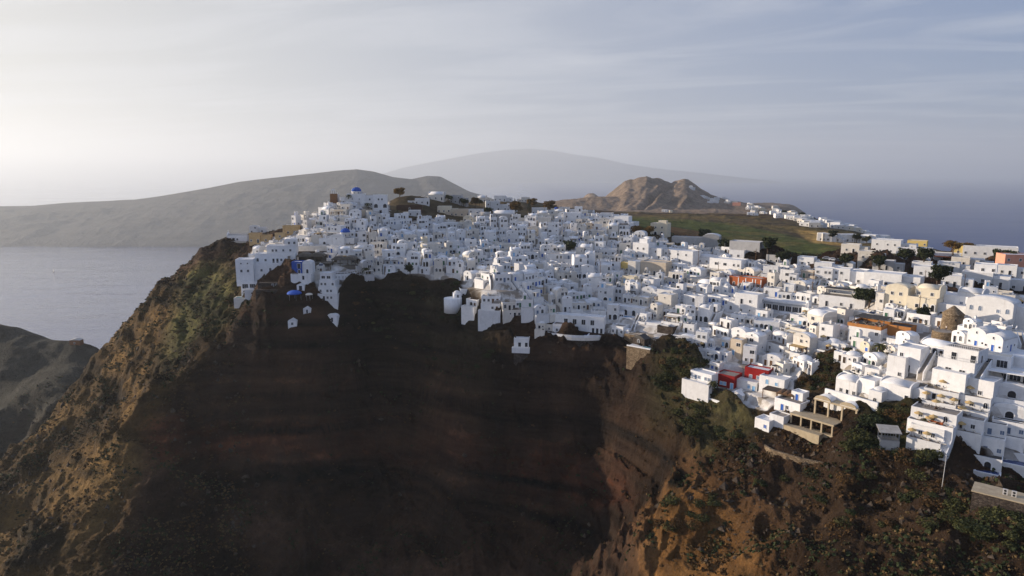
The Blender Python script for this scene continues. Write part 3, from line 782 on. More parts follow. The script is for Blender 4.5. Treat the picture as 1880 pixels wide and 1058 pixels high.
def railing(root, x0, x1, y, z, mat='white', name='railing', h=0.95):
    b = MB(); b.box(x0, x1, y - 0.03, y + 0.03, z + h - 0.06, z + h)
    b.box(x0, x1, y - 0.02, y + 0.02, z + 0.12, z + 0.17)
    n = max(2, int((x1 - x0) / 0.5))
    for i in range(n + 1):
        x = x0 + (x1 - x0) * i / n; b.box(x - 0.025, x + 0.025, y - 0.025, y + 0.025, z, z + h - 0.06)
    b.build(name, M[mat], root)
def pergola(root, x0, x1, y0, y1, z, h=2.5, mat='white', cover=None, slats=True):
    b = MB()
    for x in (x0, x1):
        for y in (y0, y1): b.box(x - 0.1, x + 0.1, y - 0.1, y + 0.1, z - 0.2, z + h)
    for y in (y0, y1): b.box(x0 - 0.25, x1 + 0.25, y - 0.08, y + 0.08, z + h, z + h + 0.18)
    n = max(3, int((x1 - x0) / 0.55))
    if slats:
        for i in range(n + 1):
            x = x0 + (x1 - x0) * i / n; b.box(x - 0.05, x + 0.05, y0 - 0.3, y1 + 0.3, z + h + 0.18, z + h + 0.28)
    b.build('pergola', M[mat], root)
    if cover:
        c = MB(); c.box(x0 - 0.2, x1 + 0.2, y0 - 0.25, y1 + 0.25, z + h + 0.283, z + h + 0.34); c.build('awning', M[cover], root)
def aerial(root, x, y, z):
    b = MB(); b.tube((x, y, z - 0.1), (x, y, z + 2.6), 0.035, 4)
    for k in (1.7, 2.1, 2.5): b.tube((x - 0.5, y, z + k), (x + 0.5, y, z + k), 0.025, 4)
    b.build('aerial', M['steel'], root)
def roof_unit(root, x, y, z):
    b = MB(); b.box(x - 0.45, x + 0.45, y - 0.3, y + 0.3, z, z + 0.75); b.build('air_unit', M['grey'], root)
def chimney(root, x, y, z, mat='white'):
    b = MB(); b.box(x - 0.3, x + 0.3, y - 0.3, y + 0.3, z - 0.2, z + 1.0); b.box(x - 0.38, x + 0.38, y - 0.38, y + 0.38, z + 1.0, z + 1.12)
    b.xprism([(x - 0.3, z + 1.12), (x, z + 1.5), (x + 0.3, z + 1.12)], y - 0.25, y + 0.25)
    b.build('chimney', M[mat], root)
def tank(root, x, y, z):
    b = MB()
    for dx in (-0.45, 0.45): b.box(x + dx - 0.05, x + dx + 0.05, y - 0.3, y + 0.3, z, z + 0.5)
    b.yprism([(y + 0.35 * math.cos(a), z + 0.8 + 0.35 * math.sin(a)) for a in np.linspace(0, 2 * math.pi, 11)[:-1]], x - 0.8, x + 0.8, 0, True)
    b.build('water_tank', M['steel'], root)
    p = MB(); p.add([(x - 0.9, y - 1.6, z + 0.1), (x + 0.9, y - 1.6, z + 0.1), (x + 0.9, y - 0.5, z + 0.9), (x - 0.9, y - 0.5, z + 0.9), (x - 0.9, y - 1.55, z + 0.04), (x + 0.9, y - 1.55, z + 0.04), (x + 0.9, y - 0.45, z + 0.84), (x - 0.9, y - 0.45, z + 0.84)],
          [(0, 1, 2, 3), (7, 6, 5, 4), (0, 4, 5, 1), (1, 5, 6, 2), (2, 6, 7, 3), (3, 7, 4, 0)])
    p.build('solar_panel', M['solar'], root)
# ground plan of what is built, so that no two buildings share ground
OCC = np.zeros((1500, 1700), bool)            # half-metre cells, x from -320, y from 90
def foot_cells(x, y, yaw, x0, x1, y0, y1):
    a, b = np.meshgrid(np.arange(x0 + 0.2, x1, 0.4), np.arange(y0 + 0.2, y1, 0.4))
    wx, wy = x + a * math.cos(yaw) - b * math.sin(yaw), y + a * math.sin(yaw) + b * math.cos(yaw)
    i, j = ((wy - 90) * 2).astype(int).ravel(), ((wx + 320) * 2).astype(int).ravel()
    ok = (i >= 0) & (i < OCC.shape[0]) & (j >= 0) & (j < OCC.shape[1])
    return i[ok], j[ok]
def claim(x, y, yaw, x0, x1, y0, y1):
    i, j = foot_cells(x, y, yaw, x0, x1, y0, y1); OCC[i, j] = True
def taken(x, y, yaw, x0, x1, y0, y1):
    i, j = foot_cells(x, y, yaw, x0, x1, y0, y1)
    return OCC[i, j].mean() if len(i) else 1.0
MARKS = []                                     # landmarks the labels of plain houses refer to
def site(name, label, cat, u, v, yaw, mark=None, dz=0.0, group=None, tmin=120.0, cl=None):
    x, y, z, t = spot(u, v, tmin)
    if u > 1000 and name not in ('timber_hut', 'pink_house'): yaw -= R(28) * min(1.0, (u - 1000) / 250)    # the eastern houses look west over the caldera
    o = thing(name, label, cat, (x, y, z + dz), yaw, group)
    if mark: MARKS.append((mark, u, v, x, y))
    if cl: claim(x, y, yaw, *cl)
    return o
# ------------------------------------------------------------------ named buildings
SPLIT[0] = True
LBOX = []
def screen_box(p, yaw, x0, x1, y0, y1, z0, z1):
    c, s = math.cos(yaw), math.sin(yaw)
    q = [proj(p[0] + a * c - b_ * s, p[1] + a * s + b_ * c, p[2] + z) for a in (x0, x1) for b_ in (y0, y1) for z in (z0, z1)]
    return min(a[0] for a in q), max(a[0] for a in q), min(a[1] for a in q), max(a[1] for a in q), min(a[2] for a in q)
def hides(bx):
    """how much of a named building in view this box would stand in front of"""
    m = 0.0
    for l in LBOX:
        if l[4] < bx[4] + 2: continue
        w, h = min(l[1], bx[1]) - max(l[0], bx[0]), min(l[3], bx[3]) - max(l[2], bx[2])
        if w > 0 and h > 0: m = max(m, w * h / ((l[1] - l[0]) * (l[3] - l[2])))
    return m
def H(name, label, cat, u, v, yaw, blocks, mark=None, dz=0.0, tmin=120.0, group=None, grow=0.3):
    o = site(name, label, cat, u, v, R(yaw), mark, dz, group, tmin)
    for b in blocks:
        b = dict(b); x0, x1, y0, y1, z0, h = b.pop('b')
        if b.pop('claim', True): claim(o.location.x, o.location.y, o.rotation_euler.z, x0 - grow, x1 + grow, y0 - grow, y1 + grow)
        block(o, x0, x1, y0, y1, z0, h, foot=b.pop('foot', 6.0 if z0 < 1 else 0.0), **b)
        LBOX.append(screen_box(o.location, o.rotation_euler.z, x0, x1, y0, y1, z0, z0 + h))
    return o
def bk(x0, x1, y0, y1, z0, h, **k): return dict(b=(x0, x1, y0, y1, z0, h), **k)
def cross(root, x, y, z, s=1.0):
    b = MB(); b.box(x - 0.06 * s, x + 0.06 * s, y - 0.05, y + 0.05, z - 0.2, z + 1.2 * s); b.box(x - 0.4 * s, x + 0.4 * s, y - 0.05, y + 0.05, z + 0.7 * s, z + 0.82 * s)
    b.build('cross', M['white'], root)
def belfry(root, x, y, z, n=2, s=1.0, along='x'):
    b = MB(); w = n * 1.0 * s
    f = (lambda a, c, d, e, z0, z1: b.box(a, c, d, e, z0, z1)) if along == 'x' else (lambda a, c, d, e, z0, z1: b.box(x + d - y, x + e - y, y + a - x, y + c - x, z0, z1))
    for i in range(n + 1):
        xx = x - w / 2 + w * i / n; f(xx - 0.18 * s, xx + 0.18 * s, y - 0.3, y + 0.3, z - 0.4, z + 1.5 * s)
    f(x - w / 2 - 0.3 * s, x + w / 2 + 0.3 * s, y - 0.36, y + 0.36, z + 1.5 * s, z + 1.85 * s)
    f(x - 0.45 * s, x + 0.45 * s, y - 0.3, y + 0.3, z + 1.85 * s, z + 2.3 * s)
    b.build('bell_gable', M['white'], root)
def dome(root, cx, cy, z, r, drum=1.6, mat='blue', n=24, win=8):
    d = MB(); d.lathe(cx, cy, [(r * 1.06, z - 0.3), (r * 1.06, z + drum), (r * 1.12, z + drum + 0.12), (r * 1.12, z + drum + 0.3)], n); dr = d.build('drum', M['white'], root)
    b = MB(); b.lathe(cx, cy, [(r * math.cos(a), z + drum + 0.28 + r * 0.86 * math.sin(a)) for a in np.linspace(0, math.pi / 2 * 0.985, 10)], n); dm = b.build('dome', M[mat], root)
    for i in range(win):
        a = 2 * math.pi * (i + 0.5) / win - math.pi / 2
        me = opening_mesh('s', 0.5, min(1.0, drum * 0.6), 'white', 'dark')
        link('window', me, dr, (cx + r * 1.05 * math.cos(a), cy + r * 1.05 * math.sin(a), z + drum * 0.25), a + math.pi / 2)
    cross(dm, cx, cy, z + drum + 0.2 + r * 0.86, 0.8)

# hilltop church, its tower, neighbours
o = H('domed_church', "large white church with a bright blue dome crowning the hilltop", 'church', 657, 371, 8,
      [bk(-7, 4.5, 0, 10, 0, 4.6, front='.s.s.', left='.s.'), bk(4.5, 12, 1, 9, 0, 3.4, front='.w.w'), bk(-10.5, -7, 2, 8, 0, 2.4)], "hilltop church with the blue dome")
dome(o, -1, 5, 4.8, 3.1, 1.5)
o = H('bell_tower', "square reddish-brown stone tower with a white belfry beside the hilltop church", 'tower', 612, 371, 4, [bk(-2.0, 2.0, 0, 4, 0, 6.8, wall='terracotta', roof='none')], "brown stone tower")
belfry(o, 0, 1.2, 7.2, 2, 1.15)
H('white_house', "tall three-storey white block with two arched openings below the hilltop church", 'house', 699, 394, 10,
  [bk(-4.5, 4.5, 0, 8, 0, 11.5, front='.D./A.A/.ww.', right='..w/.w./w..'), bk(-12.5, -4.5, 2, 9, 1.5, 6.2, front='w..w/.w.w')], "three-storey block under the hilltop church")
# lower blue-domed church
o = H('domed_church', "small white church with blue dome and arched gateway halfway down the hill", 'church', 618, 455, -6,
      [bk(-4.3, 4.3, 0, 9, 0, 5.2, roof='vault', front='.../.s.', vh=1.6), bk(4.3, 9.5, 2, 10, 0, 4.2, front='.s.'), bk(-10.5, -4.3, 1.2, 2.2, 0, 4.4, roof='none', front='.A.'), bk(-15, -10.5, 1.2, 4, 0, 5.6, wall='warm')], "lower church with the blue dome")
dome(o, 3.4, 5.5, 4.9, 2.7, 2.4)
belfry(o, -7.4, 1.7, 4.4, 1)
# chapel on the rock, ruins
o = H('rock_chapel', "plain white chapel alone on the brink of the dark crag", 'chapel', 436, 445, 3, [bk(-6, 6, 0, 5, 0, 4.0, roof='none', front='.Dw..')], "chapel on the dark crag")
b = MB(); b.yprism([(0, 4.0), (5, 4.0), (2.5, 4.9)], -5.7, 6); b.build('roof', M['roofg'], o)
b = MB(); b.yprism([(-0.1, 0), (5.1, 0), (5.1, 4.4), (2.5, 6.2), (-0.1, 4.4)], -6.3, -5.8); cross(b.build('gable', M['white'], o), -6.05, 2.5, 6.1)
b = MB(); b.box(-9, 12, -2.5, -2.1, -3, 0.7); b.build('parapet', M['warm'], o)
H('ruined_house', "roofless ochre stone ruin beside the crag chapel", 'ruin', 478, 447, 6, [bk(-6.5, 0, 0, 6, 0, 5.5, wall='ochre', roof='flat', roofm='tile', front='w.d/...'), bk(0, 6, 1.5, 6, 0, 4.2, wall='ochre', roofm='tile', front='.w.')], "ochre ruin by the crag chapel")
H('ruined_house', "tan stone house with flat roof above the ochre ruin", 'ruin', 535, 432, 8, [bk(-5, 5, 0, 6, 0, 5.2, wall='ochre', roofm='tile', front='.w.d.')], "tan stone house")
H('ruined_house', "small low ochre ruin of broken walls under the tan stone house", 'ruin', 514, 440, 0, [bk(-3, 3, 0, 4, 0, 3.2, wall='ochre', roofm='tile', front='.w.')])
H('white_house', "two white cubes standing over the ochre ruin at the hill's western edge", 'house', 473, 427, 5, [bk(-5, 0, 0, 5, 0, 4.6, front='w./.w'), bk(0, 5, 1, 6, 0, 3.4, front='.w.')])
# white hotel by the crag and the row below
o = H('crag_hotel', "big white hotel of stacked blocks under the dark crag", 'hotel', 490, 503, 8,
  [bk(-14.5, -6.2, 0, 8, 0, 6.8, front='.w.w./.s.s.', left='.w./.w.'), bk(-6.2, 13.3, 1.5, 10, 0, 4.6, front='.w.a..s.a', ), bk(-6.2, 13.3, 4.5, 12, 4.6, 4.4, front='a.w.ddw.A.'), bk(-1, 13.3, 7.5, 14, 9.0, 3.6, front='.ww.w.w.'), bk(7.5, 13.3, 8.5, 14, 12.6, 2.8, front='.w.w')], "big white hotel under the crag")
stair(o, 9.5, 11.0, 1.8, 4.6, 5.2, 8.6)
railing(o, -6.0, 9, 1.7, 4.7)
o = H('white_house', "low white terrace house with a row of columns under the big crag hotel", 'house', 464, 530, 6, [bk(-5.5, 5.5, 0, 5, 0, 2.9, front='gg.', roof='flat'), bk(-3, 5.5, -3.5, 0, -0.3, 0.5, roof='none')])
railing(o, -3, 5.5, -3.4, 0.2)
o = H('blue_house', "cobalt blue walled house with a white arched loggia beside grey concrete ruins", 'house', 555, 508, 2, [bk(-4.8, 0, 0, 6, 0, 5.6, wall='blue', front='.d/.D'), bk(0, 4.8, 0.6, 6, 0, 5.0, front='.A.', roof='vault', vh=1.5), bk(-4.8, 4.8, -2.5, 0, -2.2, 2.2, wall='white', front='..d.')], "cobalt blue house")
railing(o, -4.7, 4.7, -2.4, 0)
# unfinished concrete arcade
def arcade(root, x0, x1, y0, y1, z, h, n, mat='darkconc', floor=True, vault=0, col=0.4, back=True):
    """open bays: posts, a slab above, and, where vault > 0, barrel roofs"""
    for i in range(n + 1):
        x = x0 + (x1 - x0) * i / n
        for y in ((y0, y1) if not back else (y0,)):
            b = MB(); b.box(x - col / 2, x + col / 2, y, y + col, z - 0.02, z + h); b.build('column', M[mat], root)
    b = MB(); b.box(x0 - col, x1 + col, y0 - 0.1, y0 + col + 0.1, z + h, z + h + 0.55)
    b.box(x0 - col, x1 + col, y0 + col + 0.1, y1 + 0.4, z + h + 0.2, z + h + 0.5)
    b.build('slab', M[mat], root)
    if back:
        b = MB(); b.box(x0 - col, x1 + col, y1 - 0.1, y1 + 0.4, z - 3, z + h + 0.2); b.build('back_wall', M[mat], root)
    if floor:
        b = MB(); b.box(x0 - col, x1 + col, y0 - 0.15, y1 - 0.1, z - 3.5, z - 0.02); b.build('floor_slab', M[mat], root)
    if vault:
        w = (x1 - x0) / vault
        for i in range(vault):
            cx, r = x0 + w * (i + 0.5), w / 2
            prof = [(cx + r * math.cos(math.pi * k / 10), z + h + 0.5 + r * 0.42 * math.sin(math.pi * k / 10)) for k in range(11)]
            b = MB(); b.xprism(prof[::-1], y0 - 0.2, y1 + 0.3, 0, True); b.build('roof', M[mat], root)
o = site('concrete_ruin', "unfinished grey concrete frame with open bays beneath a retaining wall", 'ruin', 596, 497, R(3), "grey concrete ruin", cl=(-9, 16, -1, 7))
arcade(o, -8, 3, 0, 6, -0.5, 3.2, 3); arcade(o, -14, -1, 3, 8, 3.3, 2.6, 3, vault=2); arcade(o, 3.5, 15, 2, 8, 1.6, 2.7, 3, vault=2)
o = site('retaining_wall', "long dark stone retaining wall under the lower blue-domed church", 'wall', 600, 474, R(2), cl=(-18, 18, -0.5, 2.5))
b = MB(); b.box(-18, 18, 0, 2.0, -5, 3.6); b.build('wall', M['darkstone'], o); b = MB(); b.box(-18, 14, -0.1, 0.4, 3.6, 6.4); b.build('parapet', M['warm'], o)
o = site('terrace_restaurant', "curved white terrace with dark dining deck beside the concrete ruin", 'restaurant', 624, 513, R(6), "curved terrace restaurant", cl=(-7.5, 7.5, -2, 6))
b = MB(); arc = [(7.2 * math.sin(a), 4.5 - 6 * math.cos(a)) for a in np.linspace(-1.25, 1.25, 12)]
b.prism(arc + [(6.8, 6), (-6.8, 6)], -5, 2.8); b.build('wall', M['white'], o)
b = MB(); b.prism([(x * 0.94, y + 0.35) for x, y in arc] + [(6.2, 5.7), (-6.2, 5.7)], 2.75, 2.84); b.build('floor', M['darkpave'], o)
for (xa, ya), (xb, yb) in zip(arc[2:-2:2], arc[4:-1:2]):
    set_opening(opening_mesh('W', 1.6, 1.3, 'white', 'dark'), o, ((xa + xb) / 2, (ya + yb) / 2 - 0.08, 0.4), math.atan2(yb - ya, xb - xa))
b = MB()
for (xa, ya), (xb, yb) in zip(arc, arc[1:]): b.tube((xa, ya + 0.12, 3.7), (xb, yb + 0.12, 3.7), 0.05, 5)
for xa, ya in arc: b.tube((xa, ya + 0.12, 2.7), (xa, ya + 0.12, 3.72), 0.05, 5)
b.build('railing', M['white'], o)
H('stepped_hotel', "narrow white hotel stepping down the cliff in four storeys", 'hotel', 601, 556, -4,
  [bk(-4.5, 5, 0, 8, 0, 2.9, front='.dww.'), bk(-4.8, 4.2, 1.8, 9, 2.9, 3.0, front='w.ww.'), bk(-4.8, 3, 3.4, 10, 5.9, 3.0, front='ww.w'), bk(-4.8, 1.0, 5, 11, 8.9, 3.2, front='WW')], "narrow stepped hotel")
# three little chapels on the dark slope
for u, v, w, h, rf, lab in ((537, 602, 3.9, 2.7, 'gable', "lowest of three tiny white chapels on the dark slope, one small window"), (564, 578, 3.5, 2.0, 'gable', "uppermost of three tiny white chapels on the dark slope, steep gable"), (610, 592, 5.0, 2.4, 'vault', "wide round-roofed white chapel with dark doorway on the dark slope")):
    o = H('tiny_chapel', lab, 'chapel', u, v, 6 if rf == 'gable' else -14, [bk(-w / 2, w / 2, 0, 5.5, 0, h, roof=rf, roofm='white', vh=w * 0.3, front='.w.' if v > 600 else '.d.', leaf='dark', door='dark')], dz=0.1)
o = H('white_house', "small white gabled hut above the blue dome canopy", 'house', 552, 533, 0, [bk(-1.8, 1.8, 0, 4, 0, 2.4, roof='gable', roofm='roofw', front='D')])
def canopy(name, label, u, v, r, mat, h=2.3):
    o = site(name, label, 'canopy', u, v, 0)
    b = MB()
    for i in range(6):
        a = i * math.pi / 3; b.tube((r * 0.9 * math.cos(a), r * 0.9 * math.sin(a), -0.6), (r * 0.9 * math.cos(a), r * 0.9 * math.sin(a), h), 0.07, 5)
    b.tube((0, 0, -0.6), (0, 0, h + r * 0.4), 0.07, 5)
    for i in range(6):
        a = i * math.pi / 3; b.tube((0, 0, h), (r * 0.9 * math.cos(a), r * 0.9 * math.sin(a), h), 0.04, 4)
    b.build('pole', M['steel'], o)
    b = MB(); b.lathe(0, 0, [(r * math.cos(a), h + r * 0.5 * math.sin(a)) for a in np.linspace(0, 1.5, 7)], 20); b.build('cover', M[mat], o)
canopy('dome_canopy', "blue dome-shaped canopy on the dark slope below the cobalt house", 541, 551, 3.4, 'bluecanvas')
canopy('dome_canopy', "small white dome-shaped canopy on the dark slope beside the stepped hotel", 568, 553, 1.7, 'canvas', 2.0)
def pool(name, label, u, v, yaw, w, d, water, dz=0.6, wallm='white', mark=None, foot=5.0):
    o = site(name, label, 'pool', u, v, R(yaw), mark, dz, cl=(-w / 2 - .5, w / 2 + .5, -.5, d + .5))
    b = MB(); t = 0.35
    b.box(-w / 2 - t, w / 2 + t, -t, 0, -foot, 0.12); b.box(-w / 2 - t, w / 2 + t, d, d + t, -foot, 0.12); b.box(-w / 2 - t, -w / 2, 0, d, -foot, 0.12); b.box(w / 2, w / 2 + t, 0, d, -foot, 0.12)
    b.build('basin', M[wallm], o)
    b = MB(); b.box(-w / 2, w / 2, 0, d, -0.6, -0.05); b.build('water', M[water], o)
    return o
pool('swimming_pool', "long pale green pool on the cliff edge beneath the crag hotel", 456, 551, 4, 13, 4, 'palepool', 0.4, 'warm', "pale green pool")
o = H('cliff_terrace', "dark stone terrace walls below the big crag hotel", 'terrace', 505, 540, 4, [bk(-9, 9, 0, 5, 0, 1.8, wall='darkstone', roof='none'), bk(-9, 9, 4, 8, 1.8, 2.6, wall='darkstone', roof='none', front='...www...')])

# arched pool complex at the rim
o = H('pool_villa', "white villa with a big dark arch over its plunge pool and a rounded front terrace", 'villa', 1052, 618, -12,
  [bk(-10, 12, 7, 12, 0, 6.8, front='w.d..A...ddd/..g.g.g.g..'), bk(-9.5, -3.5, 2, 7, 0, 3.6, front='.w.w.', roof='terrace', roofm='tile'), bk(-13, -9.5, 3, 8, 0, 3.0, wall='warm', front='.w.')], "villa with the dark pool arch")
b = MB(); arc = [(15 * math.sin(a) - 1, 9 - 10 * math.cos(a)) for a in np.linspace(-0.95, 0.9, 16)]
b.prism(arc + [(11, 6.8), (-14, 6.8)], -1.9, -0.6); b.build('terrace', M['warm'], o); b = MB(); b.prism([(x * 0.97, y + 0.4) for x, y in arc] + [(10.6, 6.8), (-13.6, 6.8)], -15, -1.9); b.build('stone_base', M['darkstone'], o)
for k in range(15):
    (xa, ya), (xb, yb) = arc[k], arc[k + 1]
    b = MB(); b.prism([(xa, ya), (xb, yb), (xb * 0.98, yb + 0.3), (xa * 0.98, ya + 0.3)], -0.6, 0.35); b.build('parapet', M['white'], o)
b = MB(); b.box(0.2, 5.5, 2.2, 6.9, -0.6, -0.3); b.build('water', M['deeppool'], o)
b = MB(); b.box(-0.2, 0.2, 1.9, 6.9, -0.6, 0.0); b.box(5.5, 5.9, 1.9, 6.9, -0.6, 0.0); b.box(0.2, 5.5, 1.9, 2.2, -0.6, 0.0); b.build('basin', M['white'], o)
H('cliff_house', "lone white cube hanging lowest on the cliff edge with a small balcony", 'house', 957, 640, -8, [bk(-3.2, 3.2, 0, 6, 0, 3.8, front='.D.D', foot=1.5), bk(-3.0, 3.0, -2.0, 5.8, -10, 8.2, wall='darkstone', roof='none', foot=0), bk(-3.8, 3.8, -2.2, 0, -0.8, 0.9, roof='terrace', foot=1.0)], "lowest white cube on the cliff")
o = H('white_house', "white corner house with a rounded bastion terrace at the western end of the cliff rim", 'house', 852, 551, 14, [bk(-1, 9, 3, 9, 0, 4.0, front='dd.gg'), bk(-4.5, -1, 1, 6, 0, 2.6, roof='dome', front='.a.')], "corner house with the bastion")
b = MB(); b.lathe(-5, 1.5, [(4.2, -6), (4.2, 0.7)], 18); b.build('terrace', M['white'], o)
# stone platform and pools on the rim
o = site('stone_terrace', "tall tan stone bastion with stepped terraces on the cliff rim", 'terrace', 1172, 664, R(-20), "tan stone bastion", cl=(-10, 12, -1, 16))
b = MB(); b.box(-5.5, 5, 0, 8, -4, 5.6); b.build('wall', M['stone'], o)
b = MB(); b.box(-11, -5.5, 3, 8, -4, 2.0); b.box(-12, -5.5, 5, 9, 2.0, 3.6); b.build('step', M['stone'], o)
b = MB(); b.prism([(-12, 9), (0, 8), (12, 9), (12, 15), (-12, 15)], -1, 8.0); b.build('upper_wall', M['stone'], o)
b = MB(); b.box(-5.3, 4.8, 0.2, 7.8, 5.6, 5.7); b.build('paving', M['roofw'], o)
b = MB(); b.box(-5.5, 5, -0.05, 0.3, 5.6, 6.1); b.box(4.7, 5.05, 0.3, 8, 5.6, 6.1); b.build('parapet', M['white'], o)
b = MB(); b.box(0.5, 4.4, 0.8, 3.4, 5.71, 5.76); b.build('water', M['palepool'], o)
railing(o, -11.5, -1, 9.3, 8.0)
for x in (0.5, 2.6): set_opening(opening_mesh('d', 1.0, 2.0, 'cream', 'wood'), o, (x, 8.1, 5.7))
H('stone_house', "dark lava-stone cottage with round window beside the tan bastion", 'house', 1172, 634, -30, [bk(-3, 3, 0, 4, 0, 2.8, wall='darkstone', roof='gable', roofm='darkpave', front='.a.')])
o = H('pool_house', "white house with dark stone side wall, pergola and turquoise tub above the bastion", 'house', 1196, 614, -16, [bk(-5.5, 5.5, 4, 9, 0, 3.4, front='A.d.', right='.'), bk(1.5, 8.5, 2, 8, 0, 3.2, wall='darkstone', roofm='awning')])
pool('swimming_pool', "small bright turquoise pool before an arched cave house", 1150, 585, -14, 5.0, 3.0, 'pool', 0.4, mark="bright turquoise pool")
H('cave_house', "white cave house with two dark arches behind the turquoise pool", 'house', 1156, 580, -14, [bk(-7, 7, 0, 5, 0, 3.4, front='w.A.A.w', roof='flat')])

# red house group
o = H('red_house', "bright red hotel of two blocks with white trim and blue doors", 'hotel', 1330, 716, -14,
  [bk(-3.6, 3.6, 0, 6.5, 0, 4.4, wall='red', front='.ww.d', right='.w.', door='skyblue', leaf='skyblue', roof='terrace', roofm='tile')], "bright red hotel", tmin=200)
block(o, 4.8, 13.5, 5.5, 10, 3.0, 4.3, wall='red', front='.w.ww.', right='.w', leaf='greyblue', foot=6)
block(o, 3.6, 11, 2.0, 5.5, 0, 3.2, wall='white', front='..wd', leaf='skyblue', door='skyblue', foot=6)
claim(o.location.x, o.location.y, o.rotation_euler.z, -4, 14, -5, 11)
b = MB(); b.box(-4.2, 3.0, -2.6, -0.6, -5, -0.4); b.build('stone_wall', M['darkstone'], o)
b = MB(); b.box(3.0, 8.2, -3.2, 1.5, -5.5, -0.6); b.xprism([(3.0, -0.6), (5.6, 0.7), (8.2, -0.6)], -3.2, 1.5); b.build('annex', M['white'], o)
pool('swimming_pool', "narrow blue lap pool under the black stone wall of the red hotel", 1312, 738, -24, 8, 2.4, 'pool', 0.3)
H('white_house', "low white house with sun terrace and thatched trees beside the red hotel", 'house', 1288, 708, -22, [bk(-5, 4, 0, 5, 0, 3.0, front='.dw.ww', leaf='greyblue'), bk(-6.5, 5, -3, 0, -0.5, 0.5, roof='terrace')])
o = site('shade_pergola', "white flat-topped pergola behind the red hotel's terrace", 'pergola', 1306, 683, R(-20)); pergola(o, -3, 3, 0, 3.5, 0, 2.5, 'white', 'canvas')
H('round_house', "white house with curved terrace wall east of the red hotel", 'house', 1416, 713, -18, [bk(-4.5, 4.5, 0, 6, 0, 3.2, front='.a.w.', leaf='skyblue')])
# brown pergolas and the big concrete arcade
for i, (u, v, w) in enumerate(((1413, 734, 5.0), (1440, 742, 5.5))):
    o = site('timber_pergola', ("flat-roofed brown pergola by the white house of the curved wall", "arched brown pergola beside the concrete arcade")[i], 'pergola', u, v, R(-14), cl=(-w / 2, w / 2, 0, 5))
    pergola(o, -w / 2, w / 2, 0, 4.5, 0, 2.9, 'wood', 'darkwood', False)
    if i:
        for k in range(3):
            b = MB(); b.xprism([(-w / 2 + w * (k + 0.5) / 3 + w / 6 * math.cos(math.pi * q / 8), 3.2 + w / 9 * math.sin(math.pi * q / 8)) for q in range(9)][::-1], -0.2, 4.7, 0, True); b.build('arched_roof', M['wood'], o)
o = site('concrete_arcade', "two-storey unfinished concrete arcade with twin barrel roofs on the slope", 'building', 1490, 800, R(-24), "concrete arcade with twin barrel roofs", cl=(-9, 14, -3, 14))
b = MB(); b.box(-9.5, 3.5, -2.2, 4, -4.5, 1.2); b.build('base_wall', M['concrete'], o)
arcade(o, -7.5, 6.0, 0.5, 6.5, 1.25, 3.0, 4, 'concrete', True, 0, 0.45)
arcade(o, -2.5, 10.5, 5.5, 11.5, 4.9, 4.6, 3, 'concrete', False, 0, 0.5)
for cx, w in ((0.0, 5.2), (8.0, 5.0)):
    prof = [(cx + w / 2 * math.cos(math.pi * k / 10), 10.0 + w * 0.24 * math.sin(math.pi * k / 10)) for k in range(11)]
    b = MB(); b.xprism(prof[::-1], 5.2, 13, 0, True); b.build('roof', M['roofw'], o)
    b = MB(); b.xprism([(x * 1.0, z + 0.2) for x, z in prof[::-1]], 5.1, 5.5, 0); b.build('gable', M['concrete'], o)
H('small_house', "small white house with blue door at the foot of the concrete arcade", 'house', 1398, 790, -24, [bk(-2.6, 2.6, 0, 5, 0, 3.2, front='.w', leaf='doorblue'), bk(1.0, 6.0, 2.5, 7, 0.5, 4.6, wall='white', roofm='tile')])
H('white_house', "white flat-roofed house with a blue door on the concrete arcade's uphill side", 'house', 1444, 757, -24, [bk(-4.5, 4.5, 0, 6, 0, 3.4, front='.dw..', door='doorblue', roofm='tile'), bk(-1, 3, 4, 8, 3.4, 2.4, front='d', door='doorblue')])
# orange building, beige house and row on the crest
o = H('orange_house', "orange shop building with white pilasters and dark shutters on the crest", 'shop', 1366, 530, -16,
  [bk(-8.2, -3, 0.8, 6, 0, 4.6, wall='orange', front='.a.', door='wood'), bk(-3, 8.2, 0, 6, 0, 4.9, wall='orange', front='ggg.', roofm='roofg', door='wood')], "orange shop")
for x in (-8.2, -3.0, 0.6, 4.0, 5.4, 8.0):
    b = MB(); b.box(x - 0.2, x + 0.2, -0.12, 0.95 if x < -3.1 else 0.05, 0, 4.8); b.build('pilaster', M['white'], o)
set_opening(opening_mesh('d', 1.2, 2.4, 'white', 'wood'), o, (6.8, -0.03, 0.05))
o = H('white_house', "long white house with shaded dining awning above the orange shop", 'house', 1330, 505, -16, [bk(-8.5, 8.5, 0, 8, 0, 7.6, front='......./.W.W.ww', right='.w./.w.'), ], "white house with the dining awning")
b = MB(); b.box(-9, 4, -4.2, -0.1, 2.6, 2.75)
b.build('awning', M['canvas'], o)
for x in (-8.8, -4.5, -0.3, 3.8): b = MB(); b.box(x - 0.07, x + 0.07, -4.1, -3.96, -1, 2.6); b.build('post', M['steel'], o)

